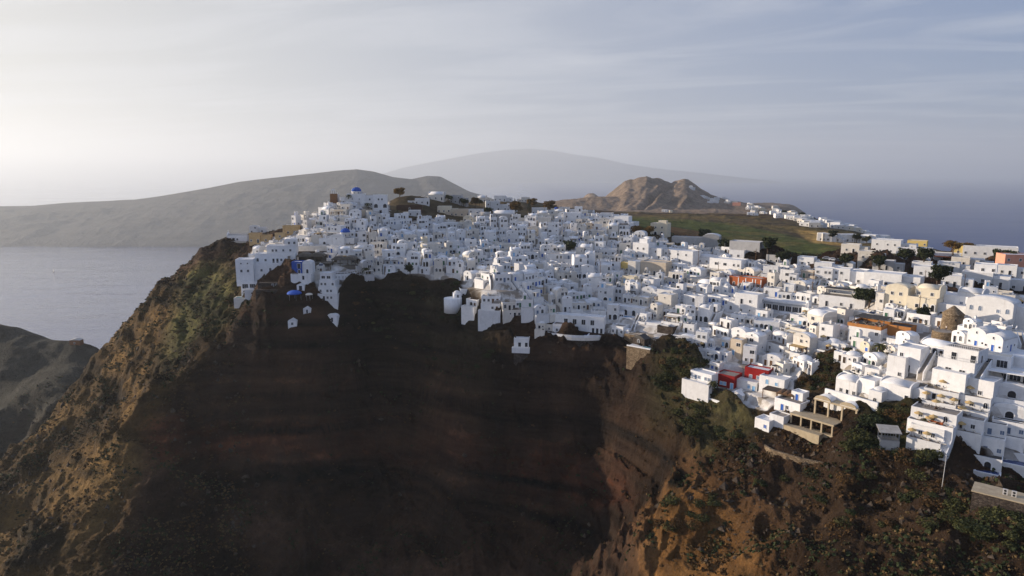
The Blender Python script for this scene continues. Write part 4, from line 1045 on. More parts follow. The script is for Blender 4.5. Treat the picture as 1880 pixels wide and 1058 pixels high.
H('beige_house', "long beige flat-roofed building with tall dark windows", 'building', 1186, 505, -14, [bk(-10.5, -3.5, 0, 8, 0, 6.2, wall='warm', front='.w..d.'), bk(-3.5, 10.5, 0.5, 9, 0, 6.6, wall='beige', front='.d..dd.d', roofm='roofg'), bk(-15.5, -10.5, 2, 8, 0, 5, wall='yellow', front='.w')], "long beige building")
H('white_house', "two-storey white house with stepped roof and arched doorway behind the long beige building", 'house', 1184, 476, -20, [bk(-8, 2, 0, 8, 0, 8.5, front='.w.a./.w.w.', right='.w/w.'), bk(2, 9, 2, 9, 0, 6, front='w.w/.w.'), bk(-5, 0, 2, 6, 8.5, 2.2)], "white house with the stepped roof")
H('white_house', "white house with small dark windows between the long beige building and orange shop", 'house', 1244, 484, -16, [bk(-9, 9, 0, 9, 0, 6.6, front='w.a.w.../ww.w.w.', right='..')])
H('vaulted_house', "white house with long pale barrel roof and four dark windows behind the orange shop", 'house', 1294, 486, -10, [bk(-8, 8, 0, 7, 0, 3.4, roof='vaultx', vh=1.8, front='.ww.w.w.')])
H('cream_house', "cream two-storey house with arches at the edge of the green fields", 'house', 1209, 433, -6, [bk(-5.5, 5.5, 0, 8, 0, 7.5, wall='cream', front='.A.A./.w.w.', right='..w'), bk(-1, 4, 2, 6, 7.5, 1.6, wall='cream')], "cream house by the green fields")
H('grey_house', "grey rendered house with a rounded gable beside the fields", 'house', 1304, 455, 4, [bk(-5, 5, 0, 10, 0, 6.5, wall='grey', roof='vault', vh=1.6, roofm='roofw'), bk(-24, -5, 2, 10, 0, 5.2, wall='grey', front='..w...w..', roofm='roofg')], "grey house with the rounded gable")
H('grey_house', "tall grey and white block with rooftop steps by the dark field track", 'house', 1362, 476, -8, [bk(-8, 8, 3, 11, 0, 8.6, wall='grey', front='..w..', right='.w./w..'), bk(-7, 1, 0, 4, 0, 4.2, wall='white', front='w.w.')], "tall grey block by the field track")
o = H('glass_veranda', "low white building with a long glazed veranda and slatted roof", 'building', 1432, 572, -12, [bk(-10, 10, 2, 8, 0, 3.6, front='ggggggg', roof='terrace'), bk(-10, 10, -1.5, 2, -0.5, 0.5, roof='none')], "glazed veranda")
pergola(o, -9.5, 9.5, -1.2, 2, 0, 3.0, 'steel')
o = H('white_house', "tall white house with blue-edged roof terrace beside the glazed veranda", 'house', 1368, 577, -14, [bk(-5, 5, 0, 7, 0, 8.4, front='.w.s./.d.w.', right='.w./..w'), bk(-9, -5, 1, 6, 0, 4.4, front='a')])
# east end of the crest
o = H('cream_mansion', "large pale yellow mansion with barrel roofs and an arched ground floor", 'mansion', 1668, 567, -20, [bk(-9, -1, 1, 9, 0, 7.0, wall='cream', front='.d.s./.w.w.', roof='vault', vh=1.5, roofm='cream'), bk(-1, 9, 0, 9, 0, 4.4, wall='cream', front='..W.A.A', roof='terrace', roofm='roofg'), bk(1, 9, 3, 10, 4.4, 3.4, wall='cream', front='w..w.', roof='vaultx', vh=1.4, roofm='cream'), bk(-12, -9, 0, 6, 0, 4.2, wall='warm', front='.w')], "pale yellow mansion")
H('white_villa', "long flat modern white villa with shaded loggia behind the pale yellow mansion", 'villa', 1634, 529, -14, [bk(-10.5, 4, 0, 9, 0, 5.6, front='.ww..g...', right='.'), bk(4, 10.5, 2, 10, 0, 4.8, front='..w.')], "long modern white villa")
o = H('pergola_villa', "white villa with dark pergola and blue pool on its walled deck", 'villa', 1545, 566, -14, [bk(-9, 8.5, 0, 8, 0, 4.2, front='.d..w.d..', roof='terrace', roofm='tile'), bk(4, 8.4, 5, 9, 4.2, 3.0, front='dd')], "villa with the dark pergola")
pergola(o, -8, 3, 2.5, 7.5, 4.3, 2.6, 'warm', 'awning', False)
b = MB(); b.box(3.6, 7.8, 1.0, 4.0, 4.2, 4.36); b.build('water', M['pool'], o)
H('white_house', "long white row of small-windowed rooms behind the dark pergola villa", 'house', 1540, 521, -10, [bk(-10.5, -3, 0, 6, 0, 6.0, front='ww.w/w.ww'), bk(-3, 4, 1, 7, 0, 6.4, front='w.w/ww.'), bk(4, 11, 2, 8, 0, 5.4, front='.w.', right='.')])
o = H('white_villa', "big white villa with two barrel-roofed wings above the stone windmill", 'villa', 1806, 598, -22, [bk(-6, 8, 0, 9, 0, 8.2, roof='vault', vh=1.9, front='...w/aa.wa', leaf='greyblue', right='...../.....'), bk(-17, -6, 2, 10, 0, 5.0, front='.A..w.', roof='terrace'), bk(-18, -8, 8, 16, 0, 7.6, front='.w.w./w.w', leaf='greyblue'), bk(8, 17, 4, 14, 0, 7.0, front='.', right='.w./.w.')], "big white barrel-roofed villa")
block(o, -12, -4, 10, 17, 7.6, 1.6, roof='vaultx', vh=1.6)
for x in (-11.5, -8): set_opening(opening_mesh('A', 2.4, 2.6, 'white', 'dark'), o, (x, 1.95, 0.1))
# windmill
o = site('windmill', "round tan stone windmill without sails, conical stone cap", 'windmill', 1747, 607, 0, "stone windmill", cl=(-4.5, 4.5, -5, 4.5))
b = MB(); b.lathe(0, 0, [(3.7, -3), (3.55, 0), (3.2, 5.6)], 24); b.build('tower_wall', M['stone'], o)
b = MB(); b.lathe(0, 0, [(3.5, 5.55), (3.35, 5.9), (0.25, 8.6)], 24); b.build('cap', M['stone'], o)
set_opening(opening_mesh('s', 0.6, 0.7, 'wood', 'dark'), o, (0.6, -3.28, 3.7), R(10))
o = site('round_platform', "low round tan stone platform in front of the windmill", 'platform', 1730, 623, 0, cl=(-3, 3, -3, 3))
b = MB(); b.lathe(0, 0, [(3.6, -4), (3.3, 2.6), (3.3, 2.9)], 24); b.build('wall', M['stone'], o); b = MB(); b.lathe(0, 0, [(2.9, 2.85), (2.9, 2.95)], 24); b.build('paving', M['tile'], o)
# orange restaurant
o = H('roof_restaurant', "white restaurant with an orange roof terrace under dark awnings", 'restaurant', 1590, 634, -20, [bk(-6.5, 4.5, 0, 8, 0, 6.0, front='w.a.w./.w..w', roof='none', wall='white')], "orange roof restaurant")
block(o, -7, 4.5, 0.0, 12, 6.0, 0.25, wall='amber', roofm='tile', par=1.0)
block(o, 4.5, 13, 3, 12, 0, 3.4, wall='white', roof='terrace', roofm='roofw', front='gg.', foot=6)
block(o, 4.5, 12, 6, 12, 3.4, 3.6, wall='amber', roof='flat', roofm='awning')
pergola(o, -6, 4, 3.5, 11, 6.25, 2.6, 'darkwood', 'awning', False)
claim(o.location.x, o.location.y, o.rotation_euler.z, -7.5, 13, -1, 12.5)
o = site('paved_terrace', "broad empty cream roof terrace with low white walls beside the windmill", 'terrace', 1672, 636, R(-24), cl=(-8, 8, 0, 14))
b = MB(); b.box(-8, 8, 0, 13, -6, 0.6); b.build('wall', M['white'], o); b = MB(); b.box(-7.7, 7.7, 0.3, 12.7, 0.6, 0.66); b.build('paving', M['cream'], o)
b = MB(); b.box(-8, 8, 0, 0.3, 0.6, 1.4); b.box(-8, -7.7, 0.3, 13, 0.6, 1.4); b.build('parapet', M['white'], o)
# blue-door chapels
o = H('twin_chapel', "twin white barrel-roofed chapels with three cobalt blue doors and a bell gable", 'chapel', 1806, 642, -32, [bk(-5.2, 0.2, 0, 9, 0, 4.3, roof='vault', vh=1.9, front='s.d.s/..s..'[:5], door='doorblue'), bk(0.2, 5.6, -1.2, 8, 0, 3.9, roof='vault', vh=1.7, front='s.d.s', right='..s.d.s.', door='doorblue')], "twin chapels with blue doors")
for x, z, y in ((-2.5, 4.5, 0), (2.9, 4.0, -1.2)): set_opening(opening_mesh('s', 0.4, 0.7, 'white', 'dark'), o, (x, y - 0.03, z))
belfry(o, -3.6, 0.4, 5.6, 1, 1.0)
b = MB(); b.box(-6.5, 12, -2.6, -2.1, -7, 0.4); b.box(12, 12.5, -2.6, 10, -7, 0.4); b.box(-6.5, 12, -2.1, 10, -7, 0.05); b.build('podium', M['white'], o)
claim(o.location.x, o.location.y, o.rotation_euler.z, -6.5, 12.5, -2.6, 10)
# houses of the eastern end
o = H('balcony_house', "two-storey white house with glass balconies and roof terrace below the twin chapels", 'house', 1752, 694, -26, [bk(-5, 5, 0, 8, 0, 4.4, front='.g.g.', right='..w.'), bk(-4.2, 5, 1.6, 9, 4.4, 3.4, front='.D..D', right='.d..', roof='terrace', roofm='tile')], "house with the glass balconies")
railing(o, -4.9, 4.9, -0.0, 4.85); railing(o, -4.1, 4.9, 1.8, 8.2); stair(o, 5.25, 6.6, 0, 0.3, 7, 4.4)
o = H('veranda_house', "white house with long open veranda and a flat pavilion under the twin chapels", 'house', 1838, 712, -16, [bk(-9, 11, 3, 10, 0, 3.3, front='gggggg', roof='terrace'), bk(-9, 11, -0.5, 3, -1.6, 1.2, roof='none'), bk(-7, 1, 5, 10, 3.3, 3.0, front='gg', roof='terrace', roofm='canvas')], "house with the long veranda")
b = MB(); b.box(-9.2, 11.2, -0.3, 3.0, 3.05, 3.3)
for x in (-9, -4, 1, 6, 11): b.box(x - 0.12, x + 0.12, -0.2, 0.04, -0.4, 3.05)
b.build('veranda_roof', M['white'], o)
H('white_house', "blank white box house with a sloping side wall beneath the glass balconies", 'house', 1738, 724, -24, [bk(-4.5, 4.5, 0, 8, 0, 6.0, front='.', right='..'), bk(4.5, 11, 2, 9, 0, 5.0, front='.w.')], "blank white box house")
o = H('tower_house', "tall narrow white house with crenellated roof and diagonal outside stair", 'house', 1652, 698, -24, [bk(-4.2, 1.2, 0, 6, 0, 6.6, front='.w/..', right='.d./...'), bk(-2.5, 4.2, 2.5, 9, 2.0, 7.6, front='.D./w..', right='.s.')], "tall house with the diagonal stair")
stair(o, 4.5, 5.9, 1, 2.5, 9, 8.0)
o = H('courtyard_house', "white house wrapped round a dark paved courtyard, with a curved outer wall", 'house', 1563, 742, -28, [bk(-9, 8, 0, 0.6, -1, 3.6, roof='none', front='a.....'), bk(-9, -2, 6, 12, 0, 5.0, front='.w.d.w', roof='vaultx', vh=1.2), bk(-2, 3, 7, 13, 0, 6.4, front='.d.w', roof='flat'), bk(3, 7, 4, 10, 0, 4.8, front='.a.', roof='dome', vh=0.5)], "house round the dark courtyard")
b = MB(); b.box(-9, 4, 0.6, 6, -4, 0.2); b.build('courtyard', M['darkpave'], o)
claim(o.location.x, o.location.y, o.rotation_euler.z, -9, 8, 0, 13)
H('white_house', "white house with two round dormers above the eastern shrubs", 'house', 1650, 738, -24, [bk(-6, 3, 0, 7, 0, 4.6, front='.....d', roof='vaultx', vh=1.0), bk(3, 7, 1.5, 7, 0, 3.8, front='.W.', roof='vault', vh=0.8)], "house with two round dormers")
# terraced hotel at the eastern rim
rows = [(1700, 808, -18, 8.5, 3.2, '.w.w.', "lowest white hotel terrace beside the timber hut, with an orange screen"), (1712, 776, -18, 11.5, 3.0, '.w.d.a.', "long white terrace row with straw parasols above the orange screen"),
        (1762, 789, -14, 11, 3.2, '.a.d.w.', "white terrace row full of dining tables and straw parasols"), (1776, 757, -14, 10.5, 3.3, 'wd.w.a', "upper white terrace row beside the blue-grey stair"), (1725, 744, -16, 9, 3.0, '.d..w', "white sun terrace with loungers under a dark shrub")]
for i, (u, v, yw, w, h, f, lab) in enumerate(rows):
    o = H('terrace_hotel', lab, 'hotel', u, v, yw, [bk(-w / 2, w / 2, 0, 6.5, 0, h, front=f, roof='terrace', roofm='tile'), bk(-w / 2, w / 2, -2.6, 0, -0.6, 0.6, roof='terrace', roofm='tile')], ("orange screen terrace", None, "dining terrace with straw parasols", None, None)[i])
    if i == 0:
        b = MB(); b.box(-0.6, 3.0, 2.5, 2.7, 3.2, 5.0); b.box(2.8, 3.0, 2.7, 4.5, 3.2, 5.0); b.build('screen', M['orange'], o)
        stair(o, w / 2 + 0.3, w / 2 + 1.6, -3.5, -2.5, 5, 3.0, step='white')
o = H('pool_suite', "white suite with blue-grey door, small arch and plunge pool at the rim's eastern end", 'house', 1800, 838, -10, [bk(-5, 5, 2.5, 9, 0, 4.2, front='.w.d.w', leaf='greyblue', roof='terrace', roofm='darkpave'), bk(-5, 5, -1.5, 2.5, -3.2, 3.2, roof='terrace', roofm='darkpave', front='...A.')], "suite with the plunge pool arch")
b = MB(); b.box(-0.5, 4.6, -4.2, -1.9, -3.6, -3.0); b.build('water', M['deeppool'], o); b = MB(); b.box(-1.0, 5.1, -4.7, -4.2, -6.5, -2.9); b.box(-1.0, -0.5, -4.2, -1.5, -6.5, -2.9); b.box(4.6, 5.1, -4.2, -1.5, -6.5, -2.9); b.build('basin', M['white'], o)
o = H('pool_suite', "white suite above the long deep-blue pool in the eastern corner", 'house', 1868, 838, -10, [bk(-5.2, 6.5, 3, 9, 0, 4.4, front='w.d.w.', leaf='greyblue', roof='terrace', roofm='darkpave'), bk(-5.2, 6.5, -0.5, 3, -1.6, 1.6, roof='none')], "suite over the long deep-blue pool")
b = MB(); b.box(-5, 6.5, -4, -0.8, -2.6, -2.0); b.build('water', M['deeppool'], o); b = MB(); b.box(-5.4, 6.8, -4.5, -4, -6, -1.9); b.box(-5.4, -5, -4, -0.5, -6, -1.9); b.build('basin', M['white'], o)
for u, v, lab in ((1850, 800, "white suite with two small windows and door facing the corner pool"), (1852, 772, "arched white suite with a deep balcony above the corner pool suites"), (1856, 738, "white suite with vaulted balcony nearest the long veranda"), (1815, 806, "white suite with laundry-hung balcony over the plunge pool arch")):
    H('arched_suite', lab, 'house', u, v, -10, [bk(-3.9, 3.9, 0, 6, 0, 3.4, front='w.d.w' if v > 790 else '.A.', leaf='greyblue' if v > 790 else 'dark', roof='vault' if v in (772, 738) else 'terrace', vh=1.0, roofm='roofw' if v in (772, 738) else 'darkpave'), bk(-3.9, 3.9, -2.2, 0, -0.5, 0.5, roof='terrace', roofm='darkpave')])
o = site('stepped_lane', "blue-grey paved stairway running down between the white terraces", 'stairway', 1762, 772, R(-12), cl=(-1.2, 1.2, -1, 10)); stair(o, -0.8, 0.8, 0, -0.5, 9, 5.5, step='greyblue')
# timber hut, stone base with air conditioners, cut pole
o = site('timber_hut', "grey timber hut on stilts with pale lean-to roof on the bushy slope", 'hut', 1632, 832, R(-14), "timber hut on stilts", cl=(-3, 3, 0, 4))
b = MB()
for x in (-2.3, 2.3):
    for y in (0.2, 3.4): b.box(x - 0.12, x + 0.12, y - 0.12, y + 0.12, -3, 5.6)
b.box(-2.4, 2.4, 0.1, 3.5, 3.55, 3.7); b.build('frame', M['steel'], o)
b = MB(); b.box(-2.5, 2.5, 0.0, 3.6, 0.6, 3.5); b.build('wall', M['grey'], o)
b = MB()
for i in range(7): x = -2.2 + i * 0.73; b.box(x - 0.06, x + 0.06, 0.05, 0.15, 3.5, 5.5)
b.box(-2.4, 2.4, 0.0, 0.2, 4.4, 4.5); b.build('slats', M['steel'], o)
b = MB(); b.yprism([(-0.25, 5.7), (4.2, 6.6), (4.2, 6.75), (-0.25, 5.85)], -2.9, 2.9); b.build('roof', M['roofg'], o)
o = site('stone_wall', "dark stone retaining block with flat slab in the lower eastern corner", 'wall', 1838, 940, R(-12), "dark stone base", cl=(-6, 8, 0, 6)); b = MB(); b.box(-6, 8, 0, 6, -6, 3.2); b.build('wall', M['darkstone'], o); b = MB(); b.box(-6.2, 8.2, -0.2, 6.1, 3.2, 3.45); b.build('slab', M['concrete'], o)
bx, by, bz = o.location; ryaw = o.rotation_euler.z
for i, x in enumerate((0.2, 1.9)):
    a = thing('air_conditioner', "twin-fan air conditioner standing on the dark stone base, " + ("one towards the hut", "one towards the picture edge")[i], 'air conditioner', (bx + x * math.cos(ryaw) - 2 * math.sin(ryaw), by + x * math.sin(ryaw) + 2 * math.cos(ryaw), bz + 3.45), ryaw)
    b = MB(); b.box(-0.5, 0.5, 0, 0.45, 0.05, 1.45); b.box(-0.45, -0.3, 0.05, 0.4, 0, 0.05); b.box(0.3, 0.45, 0.05, 0.4, 0, 0.05); b.build('casing', M['grey'], a)
    for z in (0.4, 1.06):
        b = MB()
        n = 14; b.add([(0.27 * math.cos(2 * math.pi * k / n), -0.03, z + 0.27 * math.sin(2 * math.pi * k / n)) for k in range(n)] + [(0.27 * math.cos(2 * math.pi * k / n), 0.0, z + 0.27 * math.sin(2 * math.pi * k / n)) for k in range(n)], [tuple(range(n))] + [(k, (k + 1) % n, n + (k + 1) % n, n + k) for k in range(n)])
        b.build('fan_grille', M['black'], a)
o = site('bare_pole', "tall bare pale pole on the rocky slope under the eastern suites", 'pole', 1728, 904, 0); b = MB(); b.tube((0, 0, -1), (0.25, 0, 10), 0.12, 8, 0, 0.07); b.build('pole', M['grey'], o)
o = site('stone_wall', "curving dry-stone wall below the concrete arcade", 'wall', 1440, 838, R(-20)); b = MB(); arc = [(-9, 3.5), (-7, 1.0), (-4, -0.5), (0, -0.6), (5, -0.2), (11, 1.5)]
for (xa, ya), (xb, yb) in zip(arc, arc[1:]): b.prism([(xa, ya), (xb, yb), (xb, yb + 0.8), (xa, ya + 0.8)], -4, 1.1 - 0.1 * abs(xa) / 9)
b.build('wall', M['stone'], o)
# behind the crest: brown hall, pink house, eastern villas
H('brown_house', "low dark brown rendered building on the hilltop beside the autumn tree", 'building', 752, 388, 6, [bk(-9, 9, 0, 8, 0, 3.6, wall='brown', front='..a..', roofm='roofw'), ], "dark brown hilltop building")
H('pink_house', "salmon pink two-storey house at the eastern shore edge", 'house', 1872, 500, -8, [bk(-7, 9, 0, 8, 0, 7.2, wall='pink', front='w.w.d.w/w.ww.w', roofm='roofw')], "salmon pink house")
H('white_villa', "long low white villa with even windows at the eastern shore edge", 'villa', 1816, 473, -6, [bk(-12, 12, 0, 8, 0, 5.0, front='w.w.w.w.w.w', roofm='roofw'), bk(-16, -12, 1, 7, 0, 5.6, wall='yellow', front='.w.')], "long low white villa by the shore")
H('white_villa', "white stepped villa standing apart in the dark eastern field", 'villa', 1800, 522, -10, [bk(-7, 4, 0, 8, 0, 4.4, front='.d.w.'), bk(-3, 5, 2, 9, 4.4, 3.4, front='.w.w'), bk(4, 10, 1, 8, 0, 3.4, front='.w.'), bk(-11, -7, 1, 6, 0, 2.8, front='.')], "white villa in the dark field")
H('white_villa', "large cluster-like white villa complex on the plateau by the golden field", 'villa', 1640, 466, -10, [bk(-14, 4, 0, 10, 0, 8.6, front='..ww.w../.w..w.w.', right='w.w/.w.'), bk(4, 13, 2, 10, 0, 6.2, front='wdw.w/.w.w.'), bk(13, 22, 4, 10, 0, 4.4, front='.w.w.')], "large white villa by the golden field")
H('yellow_house', "yellow house behind the large plateau villa, close to the sea", 'house', 1682, 462, -8, [bk(-6, 6, 0, 8, 0, 7, wall='yellow', front='.w.w./w.w.w', roofm='roofw')])
o = H('cafe_building', "low white cafe with an orange awning on the eastern plateau", 'cafe', 1722, 481, -6, [bk(-12, 10, 0, 8, 0, 3.8, front='.gg..g..', roofm='roofg')], "cafe with the orange awning"); b = MB(); b.box(-2, 9, -4, -0.1, 2.7, 2.9); b.build('awning', M['orange'], o)
for x in (-1.8, 3.5, 8.8): b = MB(); b.box(x - 0.07, x + 0.07, -3.9, -3.76, -1, 2.7); b.build('post', M['darkwood'], o)
for (u, v, w, wl, lab) in ((1560, 465, 9, 'warm', "small pale house beside the golden field's dark trees"), (1620, 497, 9, 'grey', "low grey stone house among dark fields behind the long white row"), (1555, 497, 5, 'white', "tiny white gabled shed beside parked cars on the plateau"), (1698, 510, 9, 'white', "white two-block house between the mansion and the eastern field"), (1745, 527, 7, 'white', "low white house with dark doorway in the eastern field"), (1836, 530, 5, 'white', "small white outbuilding next to the white field villa"),
    (1590, 478, 8, 'warm', "pale farmhouse with a flat side wing below the golden field"), (1668, 474, 12, 'white', "long white block just downhill of the large plateau villa"), (1700, 474, 9, 'warm', "off-white house between the large plateau villa and the cafe"), (1690, 500, 8, 'white', "white house behind dark trees south of the cafe"), (1740, 500, 9, 'white', "white house with wing between the cafe and the eastern field"), (1762, 490, 8, 'warm', "pale house under the dark poles and ochre trees"), (1790, 494, 7, 'white', "white cottage below the long shore villa"), (1846, 506, 8, 'white', "white house beside the salmon pink one"), (1420, 488, 8, 'grey', "grey cottage by the dark field track trees"), (1478, 490, 8, 'white', "white farmhouse at the lower edge of the dark fields"), (1510, 500, 8, 'white', "white flat-roofed house just behind the white row's western end"), (1870, 535, 10, 'white', "white house at the far edge past the field villa")):
    H('field_house', lab, 'house', u, v, -10, [bk(-w / 2, w / 2, 0, 6, 0, 4.2 if w > 6 else 3.2, wall=wl, front='.w.d.' if w > 6 else '.d.', roof='gable' if 'gabled' in lab else 'flat'), *([bk(w / 2, w / 2 + 4, 1, 6, 0, 3.0, wall=wl, front='.w.')] if w > 6 else [])])
# saddle hut and hillside buildings far off
H('stone_hut', "lonely brown stone hut on the saddle above the bright sea", 'hut', 137, 634, 0, [bk(-4, 4, 0, 5, 0, 3.6, wall='terracotta', roof='gable', vh=1.0, roofm='roofg', front='.w.')], tmin=380)
SPLIT[0] = False
# ------------------------------------------------------------------ the other houses of the village: each its own thing, set along the slope
ang = (gz2 + 5.0) / RR[:, None]
cum = np.maximum.accumulate(gz2 / RR[:, None], axis=0)
seen = ang >= cum - 1e-6
vv = np.nonzero((vmask > 0.75) & seen & (gt < 560))
wv = np.abs(np.gradient(proj(gx, gy, gz)[1], axis=0))[vv] * gt[vv] ** 1.3          # so that steep ground gets its share
PICK = iter(np.random.RandomState(3).choice(len(vv[0]), 60000, p=wv / wv.sum()).tolist())
def downhill(x, y, d=9.0):
    gx_ = (smooth_z(x + d, y) - smooth_z(x - d, y)) / (2 * d); gy_ = (smooth_z(x, y + d) - smooth_z(x, y - d)) / (2 * d)
    return float(gx_), float(gy_)
DOORS = ['wood', 'darkwood', 'dark', 'greyblue', 'doorblue', 'skyblue', 'green', 'dark', 'wood']
DOORW = {'wood': 'brown', 'darkwood': 'dark brown', 'dark': 'dark', 'greyblue': 'blue-grey', 'doorblue': 'cobalt blue', 'skyblue': 'pale blue', 'green': 'green'}
NUMW = {1: 'one-storey', 2: 'two-storey', 3: 'three-storey'}
PLAIN, TERR = [], []
def frow(n, rnd, low):
    s = ''
    for i in range(n): s += rnd.choice('w..sa.W' if not low else 'w.d.aAsw')
    if low and 'd' not in s: k = rnd.randrange(n); s = s[:k] + 'd' + s[k + 1:]
    return s
def plain_house(x, y, yaw, w, d, st, kind, slope, t):
    z = ground(x, y) + 0.25
    wallk = rnd.choices(['white', 'warm', 'grey', 'cream', 'beige'], [72, 23, 2, 1.5, 1.5])[0]
    name = {'flat': 'white_house', 'vault': 'vaulted_house', 'step': 'stepped_house', 'vaultx': 'vaulted_house', 'dome': 'domed_house', 'cave': 'cave_house'}[kind]
    door = rnd.choice(DOORS); fr = 'white'
    o = thing(name, "", 'house', (x, y, z), yaw)
    feats = []
    foot = 4.0 + 2.5 * slope
    nf = max(2, int(w / 1.9))
    rm = rnd.choices(['roofw', 'roofg', 'tile'], [68, 20, 12])[0]
    top = 0
    if kind in ('flat', 'dome', 'cave'):
        hh = 3.1 * st
        roof_ = block(o, -w / 2, w / 2, 0, d, 0, hh, 'flat' if kind != 'dome' else 'dome', wallk, rm if kind != 'dome' else 'white', foot, rnd.uniform(0.3, 0.8), 0.55, '/'.join(frow(nf, rnd, i == 0) for i in range(st)) if kind != 'cave' else 'w' + '.A.' + 'w', right='.w.' if rnd.random() < 0.6 else '', left='.w.' if rnd.random() < 0.6 else '', door=door)
        top = hh
    elif kind in ('vault', 'vaultx'):
        hh = 3.0 * st
        roof_ = block(o, -w / 2, w / 2, 0, d, 0, hh, kind, wallk, 'white', foot, vh=min(w, d) * rnd.uniform(0.22, 0.34), front='/'.join(frow(nf, rnd, i == 0) for i in range(st)), door=door, right='.s.' if rnd.random() < 0.5 else '')
        if kind == 'vault': link('window', opening_mesh('s', 0.5, 0.6, 'white', 'dark'), o, (0, -0.05, hh + 0.15))
        top = hh
    else:
        sb = min(4.0, max(2.0, 3.0 / max(slope, 0.3))); y0 = 0; xa, xb = -w / 2, w / 2
        for i in range(st):
            roof_ = block(o, xa, xb, y0, max(y0 + 4, d), 3.0 * i, 3.0, 'terrace' if i < st - 1 or rnd.random() < 0.6 else 'vaultx', wallk, 'tile' if i < st - 1 else rm, foot if i == 0 else 0, 0.75 if rnd.random() < 0.5 else 0.4, 1.1, frow(nf, rnd, True), door=door)
            y0 += sb
            if rnd.random() < 0.6:
                if rnd.random() < 0.5: xa += w * 0.28
                else: xb -= w * 0.28
                nf = max(2, int((xb - xa) / 1.9))
        top = 3.0 * st
    # wing, terrace, stairs, roof things
    if rnd.random() < 0.62 and w > 4.5:
        sd = rnd.choice((-1, 1)); ww = w * rnd.uniform(0.35, 0.6); wd = d * rnd.uniform(0.5, 0.8); wh = 2.8 if st == 1 else rnd.choice((2.9, 3.1, 4.2))
        xa, xb = (w / 2, w / 2 + ww) if sd > 0 else (-w / 2 - ww, -w / 2)
        yo = rnd.uniform(0.4, 1.6)
        block(o, xa, xb, yo, yo + wd, 0, wh, rnd.choice(('terrace', 'terrace', 'vault', 'dome')), wallk, rnd.choice(('roofw', 'tile', 'white')), foot, 0.5, 0.45 if wh < 3 else 1.0, frow(2, rnd, True), door=door)
    if rnd.random() < 0.7:
        td = rnd.uniform(2.2, 3.8); TERR.append((o, -w / 2 + 0.6, w / 2 - 0.6, -td + 0.5, -0.7, 0.13, t))
        block(o, -w / 2 - rnd.uniform(0, 1), w / 2 + rnd.uniform(0, 1), -td, -0.02, -0.35, 0.4, 'terrace', wallk, rnd.choice(('tile', 'roofw', 'roofg')), 1.2 + td * slope * 1.2, rnd.choice((0.5, 0.8, 0.9)))
        if rnd.random() < 0.26 and t < 420:
            pergola(o, -w / 2 + 0.4, rnd.uniform(-0.2, 0.3) * w + 0.6, -td + 0.4, -0.2, 0.1, 2.4, rnd.choice(('white', 'wood', 'white')), rnd.choice((None, 'canvas', 'straw', 'awning'))); feats.append('a front pergola')
    if rnd.random() < 0.28:
        sd = rnd.choice((-1, 1)); xx = w / 2 + 0.3 if sd > 0 else -w / 2 - 1.5
        stair(o, xx, xx + 1.1, 0.3, 0.0, min(d, 4.5), 3.0, wallk, foot, rnd.choice(('tile', 'roofw', 'greyblue' if rnd.random() < 0.2 else 'tile'))); feats.append('an outside stair')
    if rnd.random() < 0.35: chimney(roof_, rnd.uniform(-0.3, 0.3) * w, d * 0.7, top + (0.6 if 'vault' in kind or kind == 'dome' else 0), 'white'); feats.append('a white chimney')
    if kind == 'flat' and rnd.random() < 0.2 and y > 230: tank(roof_, rnd.uniform(-0.2, 0.2) * w, d * 0.65, top + 0.05); feats.append('a rooftop water tank')
    if kind == 'flat' and st < 3 and rnd.random() < 0.22: block(o, -w / 2 + 0.4, -w / 2 + w * 0.45, d * 0.45, d - 0.3, top + 0.05, 2.3, rnd.choice(('flat', 'vault')), wallk, 'roofw', 0, 0.3, 0.6, 'd', door=door); feats.append('a small rooftop room')
    if 'vault' not in kind and kind != 'dome' and t < 430:
        if rnd.random() < 0.35: aerial(roof_, rnd.uniform(-0.4, 0.4) * w, d * rnd.uniform(0.3, 0.9), top)
        if rnd.random() < 0.35: roof_unit(roof_, rnd.uniform(-0.35, 0.35) * w, d * rnd.uniform(0.5, 0.9), top + 0.05)
    u, v, _ = proj(x, y, z)
    PLAIN.append(dict(o=o, u=u, v=v, x=x, y=y, st=st, kind=kind, wall=wallk, door=door, feats=feats, t=t, w=w))
def try_houses(n, wr, dr, kinds, tries, lim=0.05, tmax=560, tmin=0):
    done = 0
    for _ in range(tries):
        if done >= n: break
        k = next(PICK); i, j = vv[0][k], vv[1][k]
        x, y, t = float(gx[i, j]), float(gy[i, j]), float(gt[i, j])
        if t > tmax or t < tmin: continue
        gx_, gy_ = downhill(x, y); s = math.hypot(gx_, gy_)
        uu = float(gu[i, j]); east = min(1.0, max(0.0, (uu - 1000) / 250))
        bias = R(-6 - 44 * east); wgt = 0.12 + 0.35 * east
        dx, dy = -gx_ + wgt * math.sin(bias), -gy_ - wgt * math.cos(bias)
        yaw = math.atan2(dx, -dy) + R(rnd.gauss(0, 10))
        yaw = max(R(-75), min(R(40), yaw))
        w, d = rnd.uniform(*wr), rnd.uniform(*dr)
        if taken(x, y, yaw, -w / 2, w / 2, -1.0, d) > lim: continue
        kind = rnd.choices(kinds[0], kinds[1])[0]
        st = 1 if kind in ('dome', 'cave') else rnd.choices((1, 2, 3), (4, 6, 1 if s > 0.4 else 0.4) if w > 5 else (6, 3, 0))[0]
        if kind == 'step': st = max(2, st)
        zz_ = ground(x, y)
        while st > 0 and hides(screen_box((x, y, zz_), yaw, -w * 0.6, w * 0.6, 0, d, 0, 3.1 * st + 0.8)) > 0.14: st -= 1
        if st == 0: continue
        if st == 1 and kind == 'step': kind = 'flat'
        claim(x, y, yaw, -w / 2, w / 2, -1.2, d)
        plain_house(x, y, yaw, w, d, st, kind, s, t); done += 1
    return done
